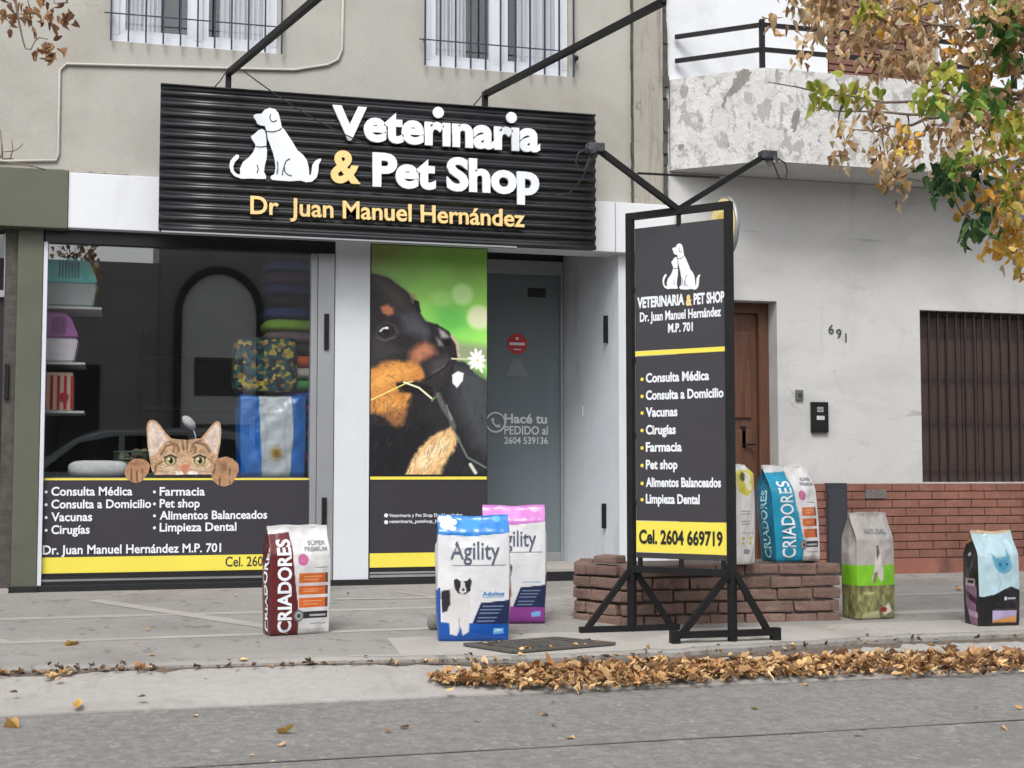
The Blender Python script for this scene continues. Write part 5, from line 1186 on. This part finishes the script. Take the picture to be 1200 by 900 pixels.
for x in (.2, 1.45, 2.7): mb.box(x-.02, x+.02, 3.28, 3.32, .061, 2.3); mb.box(x-.02, x+.02, 3.88, 3.92, .061, 2.3)
mb.build('uprights', M['black_metal'], rk)

# ================================================================== leaves and trees
LEAF2 = [(0, 0), (.27, .10), (.43, .33), (.35, .52), (.27, .58), (.22, .80), (0, 1.05), (-.24, .78), (-.26, .57), (-.37, .50), (-.42, .30), (-.25, .08)]
MID = [(0, .02), (0, .33), (0, .55), (0, .8)]
LV = np.array([(x, y) for x, y in LEAF2]+[(0, .3), (0, .58), (0, .8)])
LF = [(0, 1, 12), (1, 2, 12), (2, 3, 13, 12), (3, 4, 13), (4, 5, 14, 13), (5, 6, 14), (6, 7, 14), (7, 8, 13, 14), (8, 9, 13), (9, 10, 12, 13), (10, 11, 12), (11, 0, 12)]
LR = np.random.default_rng(17)
class Leaves:
    def __init__(self): self.v, self.f, self.c, self.n = [], [], [], 0
    def add(self, p, tip, size, col, curl=.5, roll=None, width=1.0):
        tip = np.array(tip, float); tip /= np.linalg.norm(tip)+1e-9
        a = LR.normal(size=3); a -= tip*a.dot(tip)
        if roll is not None: a = np.array(roll, float); a -= tip*a.dot(tip)
        a /= np.linalg.norm(a)+1e-9; b = np.cross(tip, a)
        x, y = LV[:, 0]*width, LV[:, 1]; k1 = curl*LR.uniform(.3, 1.6); k2 = curl*LR.uniform(-.9, 1.1); k3 = curl*LR.uniform(-.8, .8)
        xx = x*(1-min(.75, .45*k1)); zz = k1*np.abs(x)*1.0+k2*(y-.2)**2+k3*x*y+.06*np.sin(9*x+LR.uniform(0, 6))*curl
        P = np.array(p)+size*(np.outer(xx, a)+np.outer(y, tip)+np.outer(zz, b))
        self.v.append(P); self.f += [tuple(i+self.n for i in q) for q in LF]; self.n += len(LV)
        c = np.array(col)*LR.uniform(.72, 1.2)
        for q in LF:
            m = LR.uniform(.9, 1.1); self.c += [c*m*(.82 if i >= 12 else 1) for i in q]
    def build(self, name, mat, parent=None):
        me = bpy.data.meshes.new(name); me.from_pydata(np.concatenate(self.v).tolist(), [], self.f); set_cols(me, np.clip(np.array(self.c), 0, 1))
        return link(name, me, mat, parent)
M['leaf'] = attr_mat('leaf_blade', .7, .25, trans=.36); M['litter'] = attr_mat('dry_leaf', .8, .2, trans=.1)
M['bark'] = pm('grey_brown_bark', srgb(128, 116, 106), .95, var=.25, scale=8, bump=.7, bscale=25, stretch=(6, 6, 1))
DRY = [srgb(214, 190, 154), srgb(222, 202, 168), srgb(200, 170, 132), srgb(230, 212, 182), srgb(180, 148, 110), srgb(216, 180, 130), srgb(166, 134, 102)]
YEL = [srgb(226, 184, 84), srgb(236, 202, 116), srgb(216, 166, 72), srgb(226, 172, 88), srgb(202, 178, 92)]
GRN = [srgb(112, 146, 66), srgb(92, 130, 62), srgb(138, 160, 76), srgb(74, 112, 58)]
DGR = [srgb(62, 94, 58), srgb(52, 80, 54), srgb(78, 108, 64)]
YGR = [srgb(164, 170, 74), srgb(184, 180, 84), srgb(144, 160, 68)]
def inpoly(x, y, P):
    r = False; n = len(P)
    for i in range(n):
        (a, b), (c, d) = P[i], P[(i+1) % n]
        if (b > y) != (d > y) and x < (c-a)*(y-b)/(d-b)+a: r = not r
    return r
tree = thing('street_tree', 'street tree at the right with dry tan, yellow and a few green leaves', 'tree', (7.5, -3.9, -.12))
TP = Vector((7.5, -3.9, 0))
crown = Leaves(); R = random.Random(23); twigs = []
def clump(px, py, pal, n, rad, size, curl, Y=None, drop=1.4):
    Y = R.uniform(-4.5, -3.3) if Y is None else Y; c = W(px, py, Y); twigs.append(c.copy())
    for _ in range(n):
        o = Vector((R.gauss(0, rad), R.gauss(0, rad), R.gauss(0, rad)*drop-.02))
        tip = (R.gauss(0, .55), R.gauss(0, .55), -1+R.gauss(0, .45))
        crown.add(c+o, tip, size*R.uniform(.65, 1.15), R.choice(pal), curl, roll=(R.gauss(0, 1), R.gauss(0, .5), R.gauss(0, .3)))
DRYP = [(915, -40), (1500, -40), (1500, 200), (1200, 250), (1120, 205), (1085, 170), (1062, 180), (1035, 195), (1005, 160), (985, 150), (975, 110), (1000, 95), (985, 60), (960, 45), (935, 20)]
YELP = [(1110, 160), (1290, 100), (1290, 330), (1190, 310), (1165, 270), (1140, 235), (1120, 200)]
k = 0
while k < 185:
    x, y = R.uniform(900, 1290), R.uniform(-40, 250)
    if inpoly(x, y, DRYP):
        if 1000 < x < 1110 and 80 < y < 150 and R.random() < .8: continue
        if 985 < x < 1060 and 95 < y < 190 and R.random() < .35: continue
        if x > 1130 and y > 130 and R.random() < .7: continue
        clump(x, y, DRY if R.random() < .93 else YEL, R.randint(12, 20), .040, .066, 1.2); k += 1
k = 0
while k < 60:
    x, y = R.uniform(1100, 1290), R.uniform(110, 330)
    if inpoly(x, y, YELP): clump(x, y, YEL if R.random() < .72 else (DRY if R.random() < .6 else YGR), R.randint(8, 14), .05, .078, .7); k += 1
for x, y, n, pal in ((1165, 5, 16, GRN), (1185, 25, 20, GRN), (1160, 35, 12, GRN), (1190, 60, 14, GRN), (1178, 50, 10, GRN), (1100, 78, 10, YGR), (1112, 84, 9, YGR), (1150, 108, 16, GRN), (1165, 115, 12, GRN), (1138, 112, 10, GRN), (1172, 125, 10, GRN),
                     (1088, 108, 10, YGR), (1095, 118, 8, GRN), (958, 100, 7, YGR), (970, 106, 7, YGR), (1000, 108, 7, YGR), (1015, 104, 6, YGR), (1098, 200, 14, DGR), (1115, 208, 14, DGR), (1125, 195, 10, GRN), (1140, 200, 8, DGR), (1108, 215, 8, DGR),
                     (1148, 252, 9, DGR), (1137, 258, 7, DGR), (1160, 250, 6, DGR), (1018, 3, 8, YGR), (1196, 150, 9, YGR), (1188, 135, 9, YGR), (1194, 215, 9, YGR), (1165, 178, 8, YGR), (1180, 232, 8, YGR), (1140, 170, 7, YGR), (1198, 250, 8, YEL)):
    clump(x, y, pal, int(n*1.5), .042, .078, .6, Y=R.uniform(-4.6, -4.0), drop=1.1)
for x, y, n, pal in ((1196, 292, 8, YEL), (1193, 308, 6, DRY), (1050, 205, 7, DRY), (1053, 222, 4, DRY), (985, 140, 7, DRY), (990, 165, 6, DRY), (988, 180, 4, DRY), (1022, 185, 6, DRY), (1040, 200, 5, DRY), (945, 45, 6, DRY), (938, 58, 4, DRY), (925, 10, 7, DRY), (908, 12, 5, DRY), (953, 28, 5, DRY), (1150, 225, 9, YEL), (1165, 240, 8, YEL), (1185, 262, 9, YEL), (1178, 280, 6, YEL)):
    clump(x, y, pal, int(n*1.7), .03, .066, .95, drop=1.5)
for _ in range(150):                                          # the rest of the crown, above and beyond the frame
    x, y = R.uniform(1230, 2000), R.uniform(-420, 180)
    clump(x, y, R.choice([DRY, DRY, YEL, GRN]), 7, .06, .1, .7, Y=R.uniform(-5.6, -2.6))
crown.build('crown', M['leaf'], tree)
mb = MB(); mb.tube([TP+Vector(q) for q in ((0, 0, -.3), (.02, .01, .3), (.05, .0, 1.2), (.02, .05, 2.1), (-.05, 0, 2.7))], [.19, .15, .125, .115, .10], 12); mb.build('trunk', M['bark'], tree)
mb = MB(); base = TP+Vector((-.05, 0, 2.6)); limbs = []
for e, rr in ((W(1195, 118, -3.95), .03), (W(1180, 40, -4.2), .028), (W(1195, 190, -4.1), .026), (W(1290, -150, -3.6), .035), (W(1400, -200, -4.6), .035), (W(1500, 40, -4.4), .03)):
    pts = []; 
    for i in range(9):
        t = i/8; p = base.lerp(e, t); p.z += .25*math.sin(math.pi*t)+R.uniform(-.03, .03); p.y += R.uniform(-.04, .04); pts.append(p)
    mb.tube(pts, [.06*(1-t)+rr*.5*t for t in np.linspace(0, 1, 9)], 8); limbs += pts
subs = []
for e, s in ((W(900, 100, -3.9), W(1195, 118, -3.95)), (W(955, 128, -4.0), W(1190, 120, -4.0)), (W(1000, 150, -3.8), W(1128, 122, -3.9)), (W(1010, 5, -3.9), W(1195, 30, -4.1)), (W(1040, 60, -3.9), W(1195, 110, -4)), (W(950, 15, -3.8), W(1100, 0, -4.0)), (W(1050, 210, -3.9), W(1190, 180, -4.1)), (W(1130, 250, -4.2), W(1195, 190, -4.1))):
    pts = []
    for i in range(10):
        t = i/9; p = s.lerp(e, t); p.z += -.05*math.sin(math.pi*t)+R.uniform(-.018, .018); p.y += R.uniform(-.02, .02); pts.append(p)
    mb.tube(pts, [.013*(1-t)+.003*t for t in np.linspace(0, 1, 10)], 6); subs += pts
nodes = subs+limbs
for c in twigs:
    q = min(nodes, key=lambda a: (a-c).length)
    if (q-c).length < .28:
        m = q.lerp(c, .5)+Vector((R.uniform(-.03, .03), R.uniform(-.03, .03), .03)); mb.tube([q, m, c], [.006, .004, .0025], 5, cap=False)
mb.build('branches', M['bark'], tree)
# the tree at the left, of which a drooping twig shows
tree2 = thing('street_tree', 'street tree at the left with curled brown leaves on a drooping twig', 'tree', (-2.6, -4.0, -.12))
TP2 = Vector((-2.6, -4.0, 0)); crown = Leaves(); twigs = []
for x, y, n in ((5, 8, 6), (18, 14, 4), (15, 18, 3), (33, 12, 7), (38, 20, 4), (60, 10, 5), (62, 18, 4), (80, 8, 6), (84, 14, 3), (44, 50, 4), (58, 48, 6), (62, 52, 5), (60, 62, 3), (28, 5, 5), (50, -10, 8), (10, -20, 9), (80, -25, 9)): clump(x, y, [srgb(168, 130, 98), srgb(146, 110, 82), srgb(190, 152, 114)], n, .016, .055, 1.2, Y=-3.9, drop=1.3)
for _ in range(60): clump(R.uniform(-500, 120), R.uniform(-420, -60), DRY, 7, .06, .09, .8, Y=R.uniform(-5, -3))
crown.build('crown', M['leaf'], tree2)
mb = MB(); mb.tube([TP2+Vector(q) for q in ((0, 0, -.3), (.02, .01, .3), (.05, 0, 1.4), (.0, .05, 2.6), (.1, 0, 3.6))], [.17, .14, .12, .10, .07], 12); mb.build('trunk', M['bark'], tree2)
mb = MB(); b0 = TP2+Vector((.08, 0, 3.4))
def px3(*q): return [W(x, y, -3.9) for x, y in q]
mb.tube([b0, b0.lerp(W(20, -40, -3.9), .5)+Vector((0, 0, .2))]+px3((-20, -60), (10, -25), (18, 0), (22, 25), (27, 48), (30, 57), (36, 58), (41, 48), (46, 44), (56, 46)), [.03, .02, .012, .008, .006, .005, .004, .004, .0035, .003, .003, .002], 6)
mb.tube(px3((10, -25), (30, -12), (33, 2), (35, 10)), .003, 5); mb.tube(px3((30, -12), (60, -14), (64, 4), (80, 3)), .003, 5); mb.tube(px3((-10, -10), (4, 2), (14, 4)), .003, 5); mb.tube(px3((33, 10), (38, 32), (41, 46)), .002, 5)
mb.tube([TP2+Vector((.05, 0, 1.9))]+px3((-60, 150), (-12, 172), (4, 186), (16, 186)), [.015, .01, .006, .005, .003], 6)
mb.tube(px3((3, 186), (2, 168), (0, 152)), .004, 5); mb.tube(px3((12, 186), (15, 176), (14, 164)), .003, 5); mb.tube(px3((4, 178), (16, 177), (22, 174), (27, 168)), .0025, 5); mb.tube(px3((-6, 188), (20, 192), (40, 195), (53, 199)), .004, 5)
mb.build('branches', M['bark'], tree2)
# fallen leaves
LIT = [srgb(214, 172, 120), srgb(226, 188, 136), srgb(186, 140, 94), srgb(222, 192, 148), srgb(146, 110, 80), srgb(198, 162, 116), srgb(182, 144, 104), srgb(112, 84, 62), srgb(128, 98, 72)]
lv = Leaves()
def ap_z(y): t = max(0, min(1, (lip(2)+.05-y)/.55)); return -.135-.107*t
n = 0
while n < 9000:
    x = R.uniform(1.58, 9.5) if R.random() < .86 else R.uniform(1.58, 4.0); 
    if x > 7 and R.random() < .5: continue
    c = -3.90+.03*math.sin(x*2.1)+.05*math.sin(x*.8+1); hw_ = .155+.03*math.sin(x*3.3)
    if x > 4.6: c += .015
    tpr = max(.05, min(1, (x-1.52)/.8)); y = R.gauss(c, hw_*.55)
    if abs(y-c) > hw_*tpr+.03 and R.random() < .93: continue
    if abs(y-c) > hw_+.25: continue
    dense = max(0, 1-((y-c)/(hw_+.03))**2); hmax = .022*dense*tpr*(.75+.5*float(fbm(np.array(x*2.2), np.array(.3), 3, 4)))
    z = ap_z(y)+.008+R.uniform(0, 1)*hmax
    th = R.uniform(0, 6.28); lv.add((x, y, z), (math.cos(th), math.sin(th), R.gauss(.03, .17)), R.choice((.016, .024, .032, .042, .06))*R.uniform(.7, 1.3), R.choice(LIT), R.uniform(.4, 1.3), roll=(-math.sin(th), math.cos(th), R.gauss(0, .4)), width=R.uniform(.6, 1)); n += 1
tag(lv.build('leaf_litter', M['litter']), 'drift of dry tan leaves lying in the gutter along the road', 'leaves', kind='stuff')
lv = Leaves()
def flat(x, y, z, s, pal=LIT, cu=.5): t = R.uniform(0, 6.28); lv.add((x, y, z+.006), (math.cos(t), math.sin(t), R.gauss(0, .1)), s, R.choice(pal), cu*R.uniform(.5, 1.3), roll=(-math.sin(t), math.cos(t), R.gauss(0, .18)))
for _ in range(620):
    x = R.uniform(-3, 2.0) if R.random() < .75 else R.uniform(2.0, 9); 
    if fbm(np.array(x*1.6), np.array(5.), 3, 4) < .40 and R.random() < .75: continue
    y = lip(x)+R.gauss(-.03, .028); flat(x, y, -.128 if y < lip(x) else pz(y), R.uniform(.014, .045), LIT+[srgb(96, 80, 66)]*6, 1.0)
for _ in range(26): x = R.uniform(-1, 7.5); y = R.uniform(-3.95, -3.5); flat(x, y, ap_z(y), R.uniform(.03, .07))
for _ in range(34): x = R.uniform(-1, 8); y = R.uniform(-3.3, -.3); flat(x, y, pz(y)+.004, R.uniform(.02, .055))
for _ in range(30): x = R.uniform(-1.5, 7); y = R.uniform(-5.6, -4.08); flat(x, y, -.25, R.uniform(.02, .055), LIT+[srgb(160, 156, 150)]*4)
for px, py, s, z in ((22, 854, .10, -.25), (325, 859, .085, -.25), (452, 791, .08, -.2), (90, 833, .09, -.235), (75, 763, .09, -.11), (150, 762, .06, -.12)):
    d = ray(px, py); t = (z-CAM.z)/d.z; q = CAM+d*t; flat(q.x, q.y, z, s, [srgb(196, 160, 92), srgb(180, 150, 96)], .8)
for q in c4: pass
for _ in range(16): p = gq(R.random(), R.random(), 0); flat(p.x, p.y, p.z+.016, R.uniform(.02, .05))
tag(lv.build('scattered_leaves', M['litter']), 'single dry leaves scattered over the pavement, kerb and road', 'leaves', kind='stuff')
# ================================================================== across the street, seen only as a reflection in the panes
mb = MB(); mb.box(-60, 60, -22, -16.2, -.4, -.11); tag(mb.build('far_pavement', M['pave']), kind='structure')
opp = thing('opposite_house', 'dull brown house with a tall arched doorway across the street, reflected in the shop window', 'house', (2, -19, -.11))
M['opp'] = pm('dull_brown_plaster', srgb(150, 146, 143), .9, var=.12, scale=.8, bump=.1, stain=[(srgb(124, 119, 116), .6, .5, .8)])
mb = MB(); mb.box(-12, .75, -25, -19, -.11, 5.25); mb.box(.752, 16, -25, -19.05, -.11, 6.6); mb.build('wall', M['opp'], opp)
mb = MB(); arch = [(1.15, -.1), (1.15, 4.2)]+[(2.0-.85*math.cos(t), 4.2+.95*math.sin(t)) for t in np.linspace(.1, math.pi-.1, 14)]+[(2.85, 4.2), (2.85, -.1)]
mb.prism(arch, lambda x, y, d: Vector((x, d, y)), -19.04, -18.98); ar = mb.build('arched_doorway', pm('pale_grey_door', srgb(214, 214, 212), .7, var=.06), opp)
mb = MB(); 
for i in range(len(arch)-1): a, b = arch[i], arch[i+1]; mb.bar((a[0], -18.95, a[1]), (b[0], -18.95, b[1]), .16, .1, up=(0, 1, 0))
mb.build('arch_surround', M['vinyl_black'], ar)
mb = MB(); mb.box(1.35, 2.65, -18.976, -18.96, .2, 1.9); mb.box(1.5, 2.5, -18.976, -18.96, 2.5, 3.3); mb.build('door_panel', pm('dark_grey_panelling', srgb(84, 84, 84), .6), ar)
for x in (-8, -4.5, -1.5, 5.5, 9): mb = MB(); mb.box(x, x+1.1, -18.998, -18.94, .9, 3.1); mb.build('window', M['dark_void'], opp)
car = thing('parked_car', 'silver grey car parked across the street, reflected in the shop window', 'car', (.1, -13.6, -.25))
M['carpaint'] = pm('silver_grey_car_paint', srgb(168, 174, 178), .25, .3, var=.03, coat=.6)
prof_ = [(-2.35, .25), (-2.4, .75), (-2.3, 1.0), (-1.55, 1.12), (-.75, 1.72), (-.3, 1.86), (1.4, 1.88), (2.0, 1.78), (2.3, 1.1), (2.38, .7), (2.32, .28)]
mb = MB(); mb.prism([(.1+x, z-.25) for x, z in prof_], lambda x, y, d: Vector((x, d, y)), -14.45, -12.75)
bmesh.ops.bevel(mb.bm, geom=mb.bm.edges[:], offset=.06, segments=3, affect='EDGES'); mb.build('body', M['carpaint'], car)
for a in ([(-1.3, 1.15), (-.72, 1.62), (-.1, 1.74), (-.1, 1.15)], [(-.0, 1.15), (-.0, 1.74), (1.0, 1.75), (1.0, 1.15)], [(1.1, 1.15), (1.1, 1.74), (1.75, 1.68), (1.95, 1.15)]):
    mb = MB(); mb.prism([(.1+x, z-.25) for x, z in a], lambda x, y, d: Vector((x, d, y)), -12.76, -12.735); mb.build('window', pm('dark_car_glass', (.01, .012, .014), .05), car)
for x in (-1.5, 1.5):
    mb = MB(); mb.disc((.1+x, -12.95, .08), (0, 1, 0), .33, .22, 24); wh = mb.build('wheel', pm('black_tyre', (.015, .015, .015), .8), car)
    mb = MB(); mb.disc((.1+x, -12.73, .08), (0, 1, 0), .2, .02, 20); mb.build('rim', M['alu'], wh)
mb = MB(); mb.box(-2.28, -2.0, -12.76, -12.73, .42, .56, bev=.01); mb.build('headlight', M['white_frame'], car)
